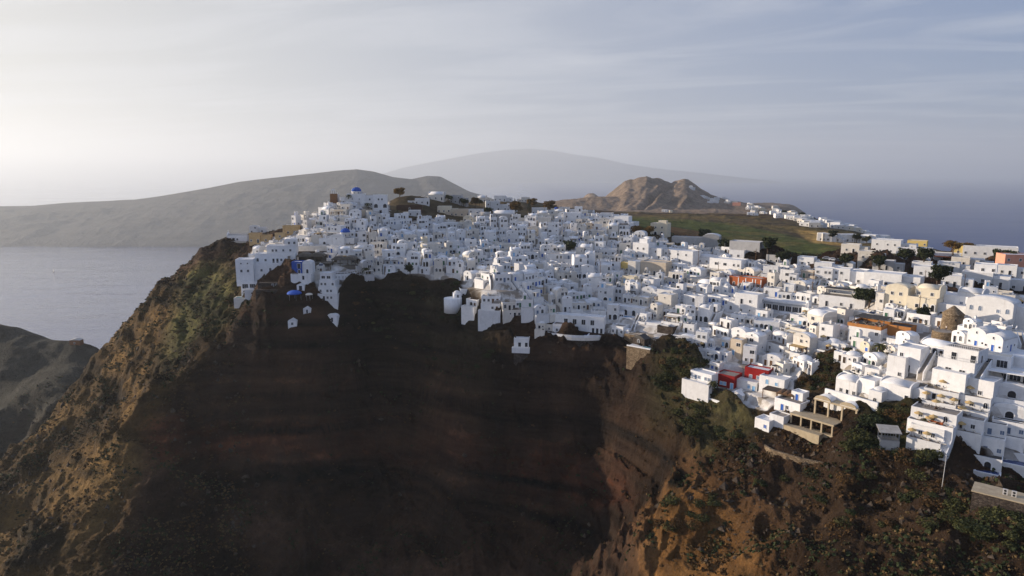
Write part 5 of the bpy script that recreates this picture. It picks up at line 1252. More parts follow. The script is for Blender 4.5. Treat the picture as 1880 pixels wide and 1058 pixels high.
N1 = try_houses(60, (7.4, 10), (6, 8), (['flat', 'step', 'vaultx'], [5, 5, 2]), 3000)
N2 = try_houses(260, (4.8, 7.2), (4.5, 6.4), (['flat', 'step', 'vault', 'vaultx', 'cave', 'dome'], [6, 5, 4, 2, 2, 1]), 9000)
N3 = try_houses(330, (3.0, 4.8), (3.0, 4.8), (['flat', 'vault', 'dome', 'cave', 'vaultx'], [6, 4, 1, 1, 1]), 16000, 0.08)
import collections; print("PLAIN HOUSES", N1, N2, N3, collections.Counter(h["o"].name.split(".")[0] for h in PLAIN))
# a label for each that leads to it: how it looks, and where it stands by a landmark
def relabel():
    groups = {}
    for h in PLAIN:
        best = min(range(len(MARKS)), key=lambda m: (MARKS[m][3] - h['x']) ** 2 + (MARKS[m][4] - h['y']) ** 2)
        du, dv = h['u'] - MARKS[best][1], h['v'] - MARKS[best][2]
        di = 'uphill from' if dv < -abs(du) * 0.6 else 'downhill from' if dv > abs(du) * 0.6 else 'inland of' if du > 0 else 'seaward of'
        h['mark'], h['dir'] = best, di
        groups.setdefault((best, di), []).append(h)
    ORD = ['first', 'second', 'third', 'fourth', 'fifth', 'sixth', 'seventh', 'eighth', 'ninth', 'tenth', 'eleventh', 'twelfth', 'thirteenth', 'fourteenth', 'fifteenth', 'sixteenth', 'seventeenth', 'eighteenth', 'nineteenth', 'twentieth']
    used = set()
    for (mk, di), hs in groups.items():
        hs.sort(key=lambda h: (h['x'] - MARKS[mk][3]) ** 2 + (h['y'] - MARKS[mk][4]) ** 2)
        for k, h in enumerate(hs):
            a = NUMW[h['st']].replace('one-storey', 'low'); c = {'white': 'white', 'warm': 'off-white', 'grey': 'grey', 'cream': 'cream', 'beige': 'beige'}[h['wall']]
            kd = {'flat': 'flat-roofed', 'vault': 'barrel-roofed', 'vaultx': 'barrel-roofed', 'step': 'stepped', 'dome': 'domed', 'cave': 'arch-fronted'}[h['kind']]
            ft = (' with ' + h['feats'][0]) if h['feats'] else ''
            num = ORD[k] if k < len(ORD) else str(k + 1) + 'th'
            lab = f"{a} {c} {kd} house{ft}, {num} {di} the {MARKS[mk][0]}"
            if len(lab.split()) > 16: lab = f"{c} {kd} house{ft}, {num} {di} the {MARKS[mk][0]}"
            if len(lab.split()) > 16: lab = f"{c} {kd} house, {num} {di} the {MARKS[mk][0]}"
            assert lab not in used; used.add(lab)
            h['o']["label"] = lab
            h['o']["group"] = "whitewashed houses of the cliff village"
relabel()
# ------------------------------------------------------------------ houses on the crest behind, and the far village
def small_house(name, label, x, y, z, yaw, w, d, h, wallk, group=None, parts=True, extra=True):
    o = thing(name, label, 'house', (x, y, z), yaw, group)
    block(o, -w / 2, w / 2, 0, d, 0, h, 'vaultx' if rnd.random() < 0.2 else 'flat', wallk, rnd.choice(('roofw', 'roofw', 'roofg')), 5.0, 0.4, front=('w.d' if w < 8 else 'w.w.d') + ('/w.w' if h > 5 else '') if parts else '', right='.w.' if parts else '')
    if extra: sd = rnd.choice((-1, 1)); block(o, *((w / 2, w / 2 + w * 0.5) if sd > 0 else (-w, -w / 2)), 1.0, d, 0, h * 0.62, 'flat', wallk, 'roofw', 5.0, 0.35, front='.w' if parts else '')
    return o
CREST = [(775,376,11,4,'white',"white house with a dark yard behind the brown hilltop building"),(800,368,13,4,'warm',"pale long house on the skyline beyond the autumn tree"),(836,374,9,6,'grey',"grey stone block among green trees on the hilltop"),(815,392,10,4.6,'cream',"house with cream front over the dark field terrace"),(848,398,12,5,'beige',"pinkish-beige shed with white end, over the top white row"),(872,400,10,5.6,'white',"white house with plain wall beside the pinkish-beige shed"),(905,388,12,7.5,'white',"three-level white house between two autumn trees"),(884,372,9,4,'warm',"off-white house among trees on the skyline"),(918,370,12,5,'white',"bright white skyline house with steps beside a mast"),(940,368,9,6,'white',"tall white skyline house with a pale blue roof edge"),(965,372,9,4.5,'warm',"low off-white skyline house by the slim pine"),(990,370,13,5,'white',"pale blue-white house on the skyline behind the ochre trees"),(1020,396,9,5.4,'cream',"cream house with a small blue dome beside the green tree"),(1036,392,11,5,'white',"white block under a tall pole on the crest"),(1075,400,14,4,'white',"long white building with a dark open front on the crest"),(925,408,16,5.5,'grey',"long grey house with rounded roof on the crest"),(890,408,9,4.4,'white',"small white vaulted house by the crest road"),(990,412,15,6.6,'warm',"broad off-white house with dark windows beneath the ochre trees"),(1050,412,12,7,'white',"tall white house at the crest's eastern bend"),(760,398,8,3.5,'white',"small white hut on the dark field terrace"),(1112,412,9,7.4,'white',"tall white house standing last before the green fields"),(1140,425,10,9,'white',"tallest white block by the ochre bush and green fields")]
for u, v, w, h, wl, lab in CREST:
    x, y, z, t = spot(u, v)
    k = min(1.3, t / 450.0); o = small_house('crest_house', lab, x, y, z, R(rnd.uniform(-14, 6) - 20 * max(0, min(1, (u - 1000) / 150))), w * 0.95, 8, h, wl)
    if 'blue dome' in lab: b = MB(); b.lathe(0, 4, [(1.8 * math.cos(a), h + 0.2 + 1.6 * math.sin(a)) for a in np.linspace(0, 1.54, 7)], 16); b.build('dome', M['blue'], o)
FAR = [("small white house of the far village on the brown hill's flank", [(1288,362),(1345,366),(1350,374),(1300,373)], 16), ("small white house of the far village below the brown hill, towards the blue sea", [(1345,374),(1420,382),(1490,398),(1480,410),(1380,398)], 40),
       ("white house in the long far row between green field and brown hill", [(1450,402),(1550,412),(1590,424),(1480,418)], 34), ("white house of the far eastern village at the edge of the blue sea", [(1490,396),(1560,412),(1640,436),(1600,434),(1500,408)], 34), ("white chapel or hut alone on the brown hill's slope", [(1215,388),(1228,388),(1228,392),(1215,392)], 2)]
cnt = 0
for lab, poly, n in FAR:
    us, vs = [p[0] for p in poly], [p[1] for p in poly]
    for _ in range(n * 30):
        if n <= 0: break
        u, v = rnd.uniform(min(us), max(us)), rnd.uniform(min(vs), max(vs))
        if not inpoly(np.array([u]), np.array([v]), poly)[0]: continue
        x, y, z, t = spot(u, v, 500)
        o = thing('distant_house', lab, 'distant house', (x, y, z), R(rnd.uniform(-60, 10)), "white houses of the far village")
        w, h = rnd.uniform(6, 12), rnd.uniform(3.4, 6.5); b = MB(); wl = rnd.choices(['white', 'warm', 'cream'], [8, 3, 1])[0]
        b.box(-w / 2, w / 2, 0, 8, -4, h); b.box(w / 2, w / 2 + rnd.uniform(2, 5), 1.5, 7, -4, h * 0.6); b.build('wall', M[wl], o)
        b = MB(); b.box(-w / 2 + 0.3, w / 2 - 0.3, 0.3, 7.7, h, h + 0.12); b.build('roof', M['roofw'], o)
        if t < 1400:
            for q in (-0.25, 0.25): link('window', opening_mesh('w', 1.2, 1.5, 'white', 'dark'), o, (q * w, 0, 0.9))
        n -= 1
for u, v, lab in ((1268, 347, "tiny white chapel near the top of the brown hill"),):
    x, y, z, t = spot(u, v, 1200); o = thing('hill_chapel', lab, 'chapel', (x, y, z), R(-20)); block(o, -5, 5, 0, 9, 0, 6, 'vault', 'white', 'white', 4, vh=3); block(o, 5, 11, 2, 8, 0, 4, 'flat', 'white', 'roofw', 4)
x, y, z, t = spot(1352, 378, 900); o = thing('red_villa', "terracotta red villa standing out in the far village", 'house', (x, y, z), R(-20)); block(o, -9, 9, 0, 10, 0, 6.5, 'flat', 'pink', 'roofw', 4)

# ------------------------------------------------------------------ plants
def leaf_mat(name, a, b, c):
    t = NT(name)
    n = t.noise(0.8, 4, 0.6); n2 = t.noise(5.0, 3, 0.6)
    col = t.mix(t.rng(n, 0.35, 0.65), a, b); col = t.mix(t.rng(n2, 0.5, 0.75, 0, 0.7), col, c)
    k = t.rng(t.rand(), 0, 1, 0.7, 1.2); h = t.n.new("ShaderNodeHueSaturation"); t.put(col, h.inputs["Color"]); t.put(k, h.inputs["Value"])
    return t.done(h.outputs[0], 0.85, 0.15)
L = {'dark': leaf_mat("dark_foliage", (0.016, 0.022, 0.009), (0.034, 0.044, 0.016), (0.06, 0.065, 0.022)), 'olive': leaf_mat("olive_foliage", (0.030, 0.034, 0.012), (0.062, 0.064, 0.02), (0.10, 0.09, 0.03)),
     'autumn': leaf_mat("autumn_foliage", (0.075, 0.045, 0.012), (0.15, 0.085, 0.022), (0.22, 0.12, 0.03)), 'dry': leaf_mat("dry_scrub", (0.045, 0.026, 0.012), (0.10, 0.055, 0.02), (0.17, 0.095, 0.03)), 'grass': leaf_mat("dry_grass", (0.085, 0.052, 0.02), (0.15, 0.098, 0.04), (0.21, 0.145, 0.065)),
     'bark': plain("bark", (0.09, 0.06, 0.04), 0.95)}
def leaves_np(blobs, n, size, rs, shell=0.55):
    """n leaf-clump faces spread through blobs (cx, cy, cz, rx, ry, rz)"""
    vol = np.array([b[3] * b[4] * b[5] for b in blobs]); k = rs.choice(len(blobs), n, p=vol / vol.sum())
    B = np.array(blobs)[k]
    d = rs.normal(size=(n, 3)); d /= np.linalg.norm(d, axis=1)[:, None]
    r = (shell + (1 - shell) * rs.random(n)) * (0.75 + 0.35 * rs.random(n)); p = B[:, :3] + d * B[:, 3:] * r[:, None]
    nrm = d + rs.normal(size=(n, 3)) * 0.7; nrm /= np.linalg.norm(nrm, axis=1)[:, None]
    a = np.cross(nrm, rs.normal(size=(n, 3))); a /= np.linalg.norm(a, axis=1)[:, None]; bb = np.cross(nrm, a)
    s = size * (0.6 + 0.8 * rs.random(n))[:, None]
    v = np.stack([p - a * s, p + bb * s * 0.6, p + a * s, p - bb * s * 0.6], 1).reshape(-1, 3)
    return v, np.arange(4 * n).reshape(n, 4)
def np_mesh(name, v, f, mat):
    o = mesh_np(name, v, f, mat, False); me = o.data; bpy.data.objects.remove(o); return me
RS = np.random.RandomState(5)
def crown_blobs(h, r, n, flat=0.7):
    out = [(0, 0, h, r * 0.62, r * 0.62, r * 0.55 * flat / 0.7)]
    for i in range(n):
        a = 2 * math.pi * i / n + RS.rand(); q = r * (0.45 + 0.25 * RS.rand())
        out.append((q * math.cos(a), q * math.sin(a), h + r * (RS.rand() - 0.45) * flat, r * (0.32 + 0.22 * RS.rand()), r * (0.32 + 0.22 * RS.rand()), r * (0.26 + 0.2 * RS.rand())))
    return out
def trunk_mb(h, r, blobs):
    b = MB(); p = (0.1 * h, 0, h * 0.55); b.tube((0, 0, -1), p, r, 7, 0, r * 0.7)
    for q in blobs[:7]: b.tube(p, q[:3], r * 0.5, 5, 0, r * 0.12)
    return b
TREES = {}
def tree_kind(kind, h, r, mat, nl, size, n=9, flat=0.7):
    bl = crown_blobs(h, r, n, flat); v, f = leaves_np(bl, nl, size, RS)
    TREES[kind] = (trunk_mb(h, r * 0.07 + 0.08, bl).mesh('trunk', L['bark']), np_mesh('crown', v, f, L[mat]))
tree_kind('autumn_tree', 6.2, 4.6, 'autumn', 2600, 0.36, 11); tree_kind('autumn_tree2', 4.6, 3.4, 'autumn', 1700, 0.32, 8)
tree_kind('green_tree', 4.8, 3.6, 'olive', 2000, 0.32, 9); tree_kind('dark_tree', 3.6, 2.6, 'dark', 1500, 0.28, 8, 0.9)
b = MB(); b.tube((0, 0, -1), (0, 0, 11), 0.22, 7, 0, 0.04); pine_t = b.mesh('trunk', L['bark'])
vs, fs = [], []
for k in range(9):
    z = 2.2 + k * 0.95; rr = 2.6 * (1 - k / 10.5)
    v, f = leaves_np([(rr * 0.55 * math.cos(a), rr * 0.55 * math.sin(a), z, rr * 0.5, rr * 0.5, 0.22) for a in np.linspace(0, 5.2, 6)], 110, 0.26, RS); fs.append(f + 440 * k); vs.append(v)
TREES['slim_pine'] = (pine_t, np_mesh('crown', np.concatenate(vs), np.concatenate(fs), L['dark']))
b = MB(); b.tube((0, 0, -0.5), (0.2, 0, 3.6), 0.2, 7, 0, 0.15); palm_t = b.mesh('trunk', L['bark'])
b = MB()
for k in range(17):
    a = k * 2.4; e = 0.9 - 0.08 * k; ca, sa = math.cos(a), math.sin(a); pts = [(0.2 + ca * q * 1.9 * math.cos(e * 0.6), sa * q * 1.9 * math.cos(e * 0.6), 3.6 + q * 1.6 * e - 1.5 * q * q * 0.8) for q in (0, 0.35, 0.7, 1.0, 1.2)]
    for (p, q_) in zip(pts, pts[1:]):
        wd = 0.28; b.add([(p[0] - sa * wd, p[1] + ca * wd, p[2] - 0.12), (p[0], p[1], p[2] + 0.04), (p[0] + sa * wd, p[1] - ca * wd, p[2] - 0.12), (q_[0] + sa * wd, q_[1] - ca * wd, q_[2] - 0.12), (q_[0], q_[1], q_[2] + 0.04), (q_[0] - sa * wd, q_[1] + ca * wd, q_[2] - 0.12)], [(0, 1, 4, 5), (1, 2, 3, 4)])
TREES['palm_tree'] = (palm_t, b.mesh('crown', L['olive']))
def plant(kind, label, u, v, s=1.0, cat='tree', name=None, group=None):
    x, y, z, t = spot(u, v); o = thing(name or kind.rstrip('2'), label, cat, (x, y, z), rnd.uniform(0, 6.28), group)
    tr, cr = TREES[kind]; link('trunk', tr, o).scale = (s, s, s); link('crown', cr, o).scale = (s * rnd.uniform(0.9, 1.1), s, s * rnd.uniform(0.9, 1.1)); return o
for k, u, v, s, lab in [('autumn_tree', 733, 366, 0.95, "large rusty brown tree on the hilltop skyline"), ('autumn_tree', 872, 382, 0.85, "rusty tree left of two on the crest, beside grey stone block"), ('green_tree', 852, 380, 1.0, "green tree paired with the rusty tree on the crest"), ('autumn_tree', 946, 397, 1.15, "tall yellow-ochre tree in the crest's tree group"), ('autumn_tree', 976, 384, 1.15, "orange-ochre tree behind the yellow-ochre one on the crest"), ('autumn_tree', 1008, 392, 1.35, "broadest ochre-green tree on the crest, by the small blue dome"), ('green_tree', 824, 372, 0.9, "small green tree among crest houses under the skyline"), ('dark_tree', 895, 398, 1.3, "dark tree under the three-level crest house"), ('green_tree', 880, 366, 0.9, "round green tree on the skyline behind crest houses"), ('dark_tree', 960, 412, 1.2, "dark low tree by the crest road"), ('slim_pine', 945, 368, 1.0, "slim tiered pine on the skyline above the ochre trees"), ('slim_pine', 972, 368, 1.0, "second slim tiered pine on the skyline, by the pale blue-white house"), ('autumn_tree2', 1168, 436, 1.1, "rounded orange-brown bush-like tree before the cream house"), ('autumn_tree2', 1190, 438, 1.1, "smaller orange-brown tree touching the cream house"), ('dark_tree', 1437, 492, 1.5, "round dark olive tree among white roofs on the crest"), ('dark_tree', 1044, 470, 1.6, "dark green tree in a gap of the middle village"), ('palm_tree', 676, 385, 1.0, "palm tree by the three-storey hilltop block"), ('palm_tree', 640, 362, 1.1, "lone palm on the hilltop beside the blue dome church"), ('palm_tree', 672, 508, 1.1, "palm tree on the terrace near the curved restaurant"), ('palm_tree', 1614, 655, 1.1, "palm tree in the dark yard under the orange restaurant"), ('palm_tree', 1308, 720, 1.0, "bushy palm beside the red hotel"), ('dark_tree', 1292, 447, 1.7, "dark tree at the edge of the grey gabled house"), ('dark_tree', 1330, 470, 1.6, "dark tree mass below the tall grey block"), ('dark_tree', 1410, 470, 1.7, "dark tree by the field track"), ('green_tree', 1590, 450, 1.0, "dark green tree beside the golden field"), ('green_tree', 1572, 446, 1.0, "tallest tree at the golden field's corner"), ('autumn_tree2', 1750, 470, 1.3, "ochre tree among poles on the eastern plateau"), ('autumn_tree2', 1772, 474, 1.2, "ochre tree near the shore villa"), ('dark_tree', 1695, 490, 1.6, "dark tree below the cafe's roof"), ('dark_tree', 1660, 488, 1.6, "dark tree beside the large plateau villa"), ('dark_tree', 1834, 490, 1.7, "dark tree cluster before the shore villa"), ('dark_tree', 1850, 492, 1.6, "second dark tree before the shore villa"), ('dark_tree', 1722, 530, 1.6, "dark cypress-like tree by the eastern field wall"), ('dark_tree', 1580, 566, 1.5, "dark hedge-like tree under the pergola villa"), ('dark_tree', 1594, 566, 1.4, "second dark hedge tree before the pale yellow mansion"), ('dark_tree', 1612, 500, 1.4, "dark tree behind the long white row"), ('dark_tree', 1552, 492, 1.3, "dark tree near the parked cars"), ('dark_tree', 752, 508, 1.0, "dark bush-tree on the low cliff wall of the western houses"), ('dark_tree', 1695, 592, 1.0, "dark round tree by the windmill's pool"), ('dark_tree', 1530, 405, 1.8, "dark tree in the far village row"), ('dark_tree', 1440, 398, 1.8, "dark tree of the far village under the brown hill"), ('dark_tree', 1472, 402, 1.8, "dark tree between far village houses")]:
    plant(k, lab, u, v, s)
# shrubs one can tell apart on the slopes
SHRUB = []
for i in range(6):
    r = 1.0 + 0.25 * i; bl = [(0, 0, r * 0.35, r, r, r * 0.6)] + [(r * 0.7 * math.cos(a), r * 0.7 * math.sin(a), r * (0.2 + 0.3 * RS.rand()), r * 0.55, r * 0.55, r * 0.45) for a in np.linspace(0, 5.2, 6)]
    v, f = leaves_np(bl, 420, 0.22, RS, 0.7); SHRUB.append([np_mesh('shrub', v, f, L[m]) for m in ('dark', 'olive', 'dry')])
def shrubs(n, poly, label, wts, smin, smax, group):
    us, vs = [p[0] for p in poly], [p[1] for p in poly]
    k = 0
    for _ in range(n * 20):
        if k >= n: break
        u, v = rnd.uniform(min(us), max(us)), rnd.uniform(min(vs), max(vs))
        if not inpoly(np.array([u]), np.array([v]), poly)[0]: continue
        p = spot(u, v); x, y, z, t = p
        i, j = int((y - 90) * 2), int((x + 320) * 2)
        if 0 <= i < OCC.shape[0] and 0 <= j < OCC.shape[1] and OCC[i, j]: continue
        s = rnd.uniform(smin, smax); o = link('shrub', rnd.choice(SHRUB)[rnd.choices((0, 1, 2), wts)[0]], None, (x, y, z - 0.1), rnd.uniform(0, 6.28)); o.scale = (s, s, s * rnd.uniform(0.7, 1.0))
        tag(o, label, 'shrub', group); k += 1
shrubs(66, [(1236,640),(1312,664),(1290,705),(1280,745),(1330,800),(1270,800),(1215,740),(1200,690)], "green shrub on the steep slope between the tan bastion and the red hotel", (4, 6, 1), 0.7, 1.5, "shrubs west of the red hotel")
shrubs(44, [(1545,745),(1690,752),(1740,800),(1740,850),(1660,850),(1560,830),(1520,790)], "green shrub on the slope around the timber hut", (5, 5, 1), 0.8, 1.6, "shrubs round the timber hut")
shrubs(26, [(1465,655),(1560,645),(1560,690),(1500,720),(1460,700)], "green shrub in the gully between white houses above the concrete arcade", (5, 4, 2), 0.6, 1.3, "shrubs in the village gully")
shrubs(44, [(1310,760),(1420,830),(1420,870),(1640,860),(1780,900),(1720,1000),(1500,960),(1330,880)], "dull shrub on the brown slope below the concrete arcade", (4, 3, 5), 0.6, 1.4, "shrubs on the brown eastern slope")
shrubs(20, [(1192,940),(1250,915),(1300,900),(1330,930),(1260,985),(1195,990)], "green shrub clump on the orange spur beside the dark ravine", (4, 6, 1), 0.7, 1.3, "shrubs on the orange spur")
shrubs(24, [(1730,930),(1880,950),(1880,1010),(1760,1000)], "green shrub below the dark stone base in the lower eastern corner", (4, 6, 0), 0.7, 1.5, "shrubs under the dark stone base")
shrubs(40, [(640,520),(845,520),(870,612),(940,660),(900,700),(660,620)], "dark shrub in shade on the cliff face under the middle village", (7, 2, 2), 0.6, 1.3, "shrubs on the shaded cliff")
shrubs(24, [(330,520),(392,500),(430,540),(420,610),(340,640)], "low green shrub on the sunlit slope under the crag", (4, 5, 2), 0.5, 1.1, "shrubs under the crag")
# ground cover nobody could count: tufts and stones, thick on the wild slopes
wildv = np.nonzero((wild > 0.7) & (gt < 480) & (gy > 120) & (ang >= cum - 0.01))
def cover(name, label, n, mat, size, weight, flat=0.6, per=5):
    w = weight[wildv] * gt[wildv] ** 1.0; k = RS.choice(len(wildv[0]), n, p=w / w.sum())
    px, py, pz = gx[wildv][k] + RS.uniform(-.5, .5, n), gy[wildv][k] + RS.uniform(-.5, .5, n), gz2[wildv][k]
    s = size * (0.5 + RS.random(n) ** 2 * 1.6)
    P = np.repeat(np.stack([px, py, pz], 1), per, 0); S = np.repeat(s, per)[:, None]
    d = RS.normal(size=(n * per, 3)); d /= np.linalg.norm(d, axis=1)[:, None]; d[:, 2] = np.abs(d[:, 2]) * flat
    P = P + d * S * 0.6
    nn = d + RS.normal(size=d.shape) * 0.5; a = np.cross(nn, RS.normal(size=d.shape)); a /= np.linalg.norm(a, axis=1)[:, None]; b_ = np.cross(nn / np.linalg.norm(nn, axis=1)[:, None], a)
    v = np.stack([P - a * S * .6, P + b_ * S * .45, P + a * S * .6, P - b_ * S * .45], 1).reshape(-1, 3)
    o = mesh_np(name, v, np.arange(4 * n * per).reshape(-1, 4), mat, False); o["kind"] = "stuff"; tag(o, label, 'ground cover')
patch2 = sstep(-0.05, 0.4, fbm(gx / 9, gy / 9, None, 4, 211)); patch = sstep(-0.1, 0.35, fbm(gx / 14, gy / 14, None, 4, 201)); gentle = 1 - sstep(0.9, 2.2, slope_of(gz2))
west = ((gu < 460) * 1.0); eastm = sstep(1150, 1300, gu)
cover('dry_grass', "ochre dry grass tufts over the sunlit slopes", 16000, L['grass'], 0.42, (0.05 + patch) * gentle * (west + eastm * sstep(880, 960, gv) + 0.05))
cover('scrub', "low dark scrub over the cliff slopes", 20000, L['dark'], 0.55, patch ** 2 * (0.4 + eastm + 0.5 * west))
cover('dry_scrub', "brown dry scrub over the cliff slopes", 20000, L['dry'], 0.5, (0.1 + (1 - patch)) * patch2 * (0.5 + eastm * 1.4 + west))
def stones(n, mat):
    base = np.array([(1, 0, 0), (-1, 0, 0), (0, 1, 0), (0, -1, 0), (0, 0, 1), (0, 0, -1)], float); tri = np.array([(0, 2, 4), (2, 1, 4), (1, 3, 4), (3, 0, 4), (2, 0, 5), (1, 2, 5), (3, 1, 5), (0, 3, 5)])
    w = (0.15 + sstep(0.05, 0.4, fbm(gx / 22, gy / 22, None, 4, 301)))[wildv] * (0.35 + west * 0.9 + eastm * 1.4)[wildv] * gt[wildv]; k = RS.choice(len(wildv[0]), n, p=w / w.sum())
    c = np.stack([gx[wildv][k], gy[wildv][k], gz2[wildv][k]], 1); s = 0.22 + 1.3 * RS.random(n) ** 5
    off = base[None] * s[:, None, None] * RS.uniform(0.6, 1.3, (n, 6, 1)) * RS.uniform(0.6, 1.2, (n, 1, 3)) + RS.normal(size=(n, 6, 3)) * 0.15 * s[:, None, None]
    v = (c[:, None] + off).reshape(-1, 3); f = (tri[None] + 6 * np.arange(n)[:, None, None]).reshape(-1, 3)
    o = mesh_np('stones', v, f, mat, False); o["kind"] = "stuff"; tag(o, "loose stones and boulders over the cliff slopes", 'stones')
rk = NT("loose_rock"); rock_m = rk.done(rk.mix(rk.rng(rk.noise(0.8, 5, 0.6), 0.35, 0.65), (0.028, 0.022, 0.018), (0.095, 0.072, 0.052)), 0.95, 0.1)
stones(9000, rock_m)
# ------------------------------------------------------------------ lanes, furniture, poles, cars, people, boat
def power_pole(u, v, vt, label):
    x, y, z, t = spot(u, v); h = max(6.0, (v - vt) * t / FPX); o = thing('utility_pole', label, 'pole', (x, y, z), R(rnd.uniform(-40, 40)))
    b = MB(); b.tube((0, 0, -1), (0, 0, h), 0.15, 7, 0, 0.10); b.build('post', M['wood'], o)
    b = MB(); b.box(-0.9, 0.9, -0.06, 0.06, h - 0.9, h - 0.75)
    for q in (-0.8, 0, 0.8): b.tube((q, 0, h - 0.75), (q, 0, h - 0.5), 0.05, 5)
    b.build('crossarm', M['steel'], o)
for u, v, vt, lab in ((1281, 500, 458, "tall wooden pole before the pale barrel-roofed house by the orange shop"), (1318, 512, 480, "wooden pole at the dining awning beside the orange shop"), (1226, 486, 456, "wooden pole between two white houses above the beige building"), (1387, 480, 457, "slim pole by the tall grey block"), (1142, 463, 438, "wooden pole by the small car park on the crest"), (1102, 514, 480, "wooden pole at the beige building's western end"), (1490, 552, 499, "wooden pole beside the pergola villa's wall"), (1687, 573, 542, "wooden pole before the pale yellow mansion"), (1697, 524, 508, "short pole behind the pale yellow mansion"), (1770, 530, 514, "slim pole on the big barrel-roofed villa's roof side"), (900, 391, 371, "pole between crest trees and white house"), (1039, 414, 391, "tall pole by the white crest block"), (600, 390, 371, "pole under the brown stone tower"), (1000, 372, 352, "slim mast on the skyline"), (1758, 472, 448, "dark pole by the ochre plateau trees"), (1748, 474, 452, "second dark pole by the ochre plateau trees"), (998, 545, 515, "dark lamp post in the middle of the shaded village")):
    power_pole(u, v, vt, lab)
def parasol_mesh(mat):
    b = MB(); n = 10; r = 1.15
    b.add([(r * math.cos(2 * math.pi * i / n), r * math.sin(2 * math.pi * i / n), 2.15) for i in range(n)] + [(0, 0, 2.75)] + [(r * math.cos(2 * math.pi * i / n), r * math.sin(2 * math.pi * i / n), 2.0) for i in range(n)], [(i, (i + 1) % n, n) for i in range(n)] + [(i, n + 1 + i, n + 1 + (i + 1) % n, (i + 1) % n) for i in range(n)])
    return b.mesh('canopy', M[mat])
PAR = {k: parasol_mesh(k) for k in ('straw', 'canvas', 'bluecanvas')}
b = MB(); b.tube((0, 0, 0), (0, 0, 2.7), 0.04, 6); b.lathe(0, 0, [(0.28, 0), (0.25, 0.08), (0.05, 0.1)], 10); PARPOLE = b.mesh('pole', M['wood'])
b = MB(); b.box(-0.33, 0.33, -1.0, 0.35, 0.28, 0.36); b.add([(-0.33, 0.35, 0.28), (0.33, 0.35, 0.28), (0.33, 0.95, 0.75), (-0.33, 0.95, 0.75), (-0.33, 0.35, 0.37), (0.33, 0.35, 0.37), (0.33, 0.92, 0.83), (-0.33, 0.92, 0.83)], [(3, 2, 1, 0), (4, 5, 6, 7), (0, 1, 5, 4), (1, 2, 6, 5), (2, 3, 7, 6), (3, 0, 4, 7)]); LOUNGE_C = b.mesh('cushion', M['canvas'])
b = MB(); b.box(-0.36, 0.36, -1.02, 0.36, 0.22, 0.28)
for q in (-0.3, 0.3):
    for p in (-0.9, 0.3): b.box(q - 0.04, q + 0.04, p - 0.04, p + 0.04, 0, 0.22)
LOUNGE_F = b.mesh('frame', M['wood'])
b = MB(); b.lathe(0, 0, [(0.45, 0.70), (0.45, 0.74)], 14); TAB_T = b.mesh('table_top', M['canvas'])
b = MB(); b.tube((0, 0, 0), (0, 0, 0.70), 0.04, 6); b.lathe(0, 0, [(0.25, 0), (0.22, 0.03)], 10); TAB_L = b.mesh('pedestal', M['black'])
def chair_mb():
    b = MB(); b.box(-0.22, 0.22, -0.22, 0.22, 0.42, 0.47); b.box(-0.22, 0.22, 0.18, 0.22, 0.47, 0.9)
    for q in (-0.19, 0.19):
        for p in (-0.19, 0.19): b.box(q - 0.02, q + 0.02, p - 0.02, p + 0.02, 0, 0.42)
    return b
CHAIR = chair_mb().mesh('chair', M['darkwood'])
b = MB(); b.lathe(0, 0, [(0.22, 0), (0.32, 0.5), (0.34, 0.52)], 12); POT = b.mesh('pot', M['terracotta'])
v_, f_ = leaves_np([(0, 0, 0.85, 0.4, 0.4, 0.42)], 90, 0.12, RS, 0.5); POTL = np_mesh('foliage', v_, f_, L['olive'])
NOTE = {}
def where(o, noun):
    """a phrase that leads to the terrace a piece of furniture stands on"""
    lab = o["label"]; k = (lab, noun); NOTE[k] = NOTE.get(k, 0) + 1
    return lab, NOTE[k]
def near_mark(x, y):
    m = min(MARKS, key=lambda m: (m[3] - x) ** 2 + (m[4] - y) ** 2); return m[0]
ORDN = ['', 'second ', 'third ', 'fourth ', 'fifth ', 'sixth ', 'seventh ', 'eighth ', 'ninth ', 'tenth ', 'eleventh ', 'twelfth ']
SEEN = {}
def nlabel(txt, x, y):
    s = f"{txt} on a terrace near the {near_mark(x, y)}"
    if len(s.split()) > 16: s = f"{txt} near the {near_mark(x, y)}"
    SEEN[s] = SEEN.get(s, 0) + 1; return s
def furnish(kind, o, lx, ly, lz, rz=0.0, mat='straw', lab=None):
    c, s = math.cos(o.rotation_euler.z), math.sin(o.rotation_euler.z); x, y, z = o.location.x + lx * c - ly * s, o.location.y + lx * s + ly * c, o.location.z + lz
    rz += o.rotation_euler.z
    if kind == 'parasol':
        t = thing('parasol', lab or nlabel({'straw': 'straw', 'canvas': 'ivory', 'bluecanvas': 'blue'}[mat] + ' parasol open', x, y), 'parasol', (x, y, z), rz, "parasols on the terraces"); link('pole', PARPOLE, t); link('canopy', PAR[mat], t)
    elif kind == 'lounger':
        t = thing('sun_lounger', lab or nlabel('pale cushioned sun lounger', x, y), 'sun lounger', (x, y, z), rz, "sun loungers on the terraces"); link('frame', LOUNGE_F, t); link('cushion', LOUNGE_C, t)
    elif kind == 'table':
        t = thing('cafe_table', lab or nlabel('small round ivory table', x, y), 'table', (x, y, z), rz, "round tables on the terraces"); link('table_top', TAB_T, t); link('pedestal', TAB_L, t)
    elif kind == 'chair':
        t = link('chair', CHAIR, None, (x, y, z), rz); tag(t, lab or nlabel('dark wooden chair', x, y), 'chair', "chairs on the terraces")
    elif kind == 'pot':
        t = thing('potted_plant', lab or nlabel('terracotta pot with a leafy plant', x, y), 'potted plant', (x, y, z), rz, "potted plants on the terraces"); link('pot', POT, t); link('foliage', POTL, t)
TERR.sort(key=lambda q: q[6])
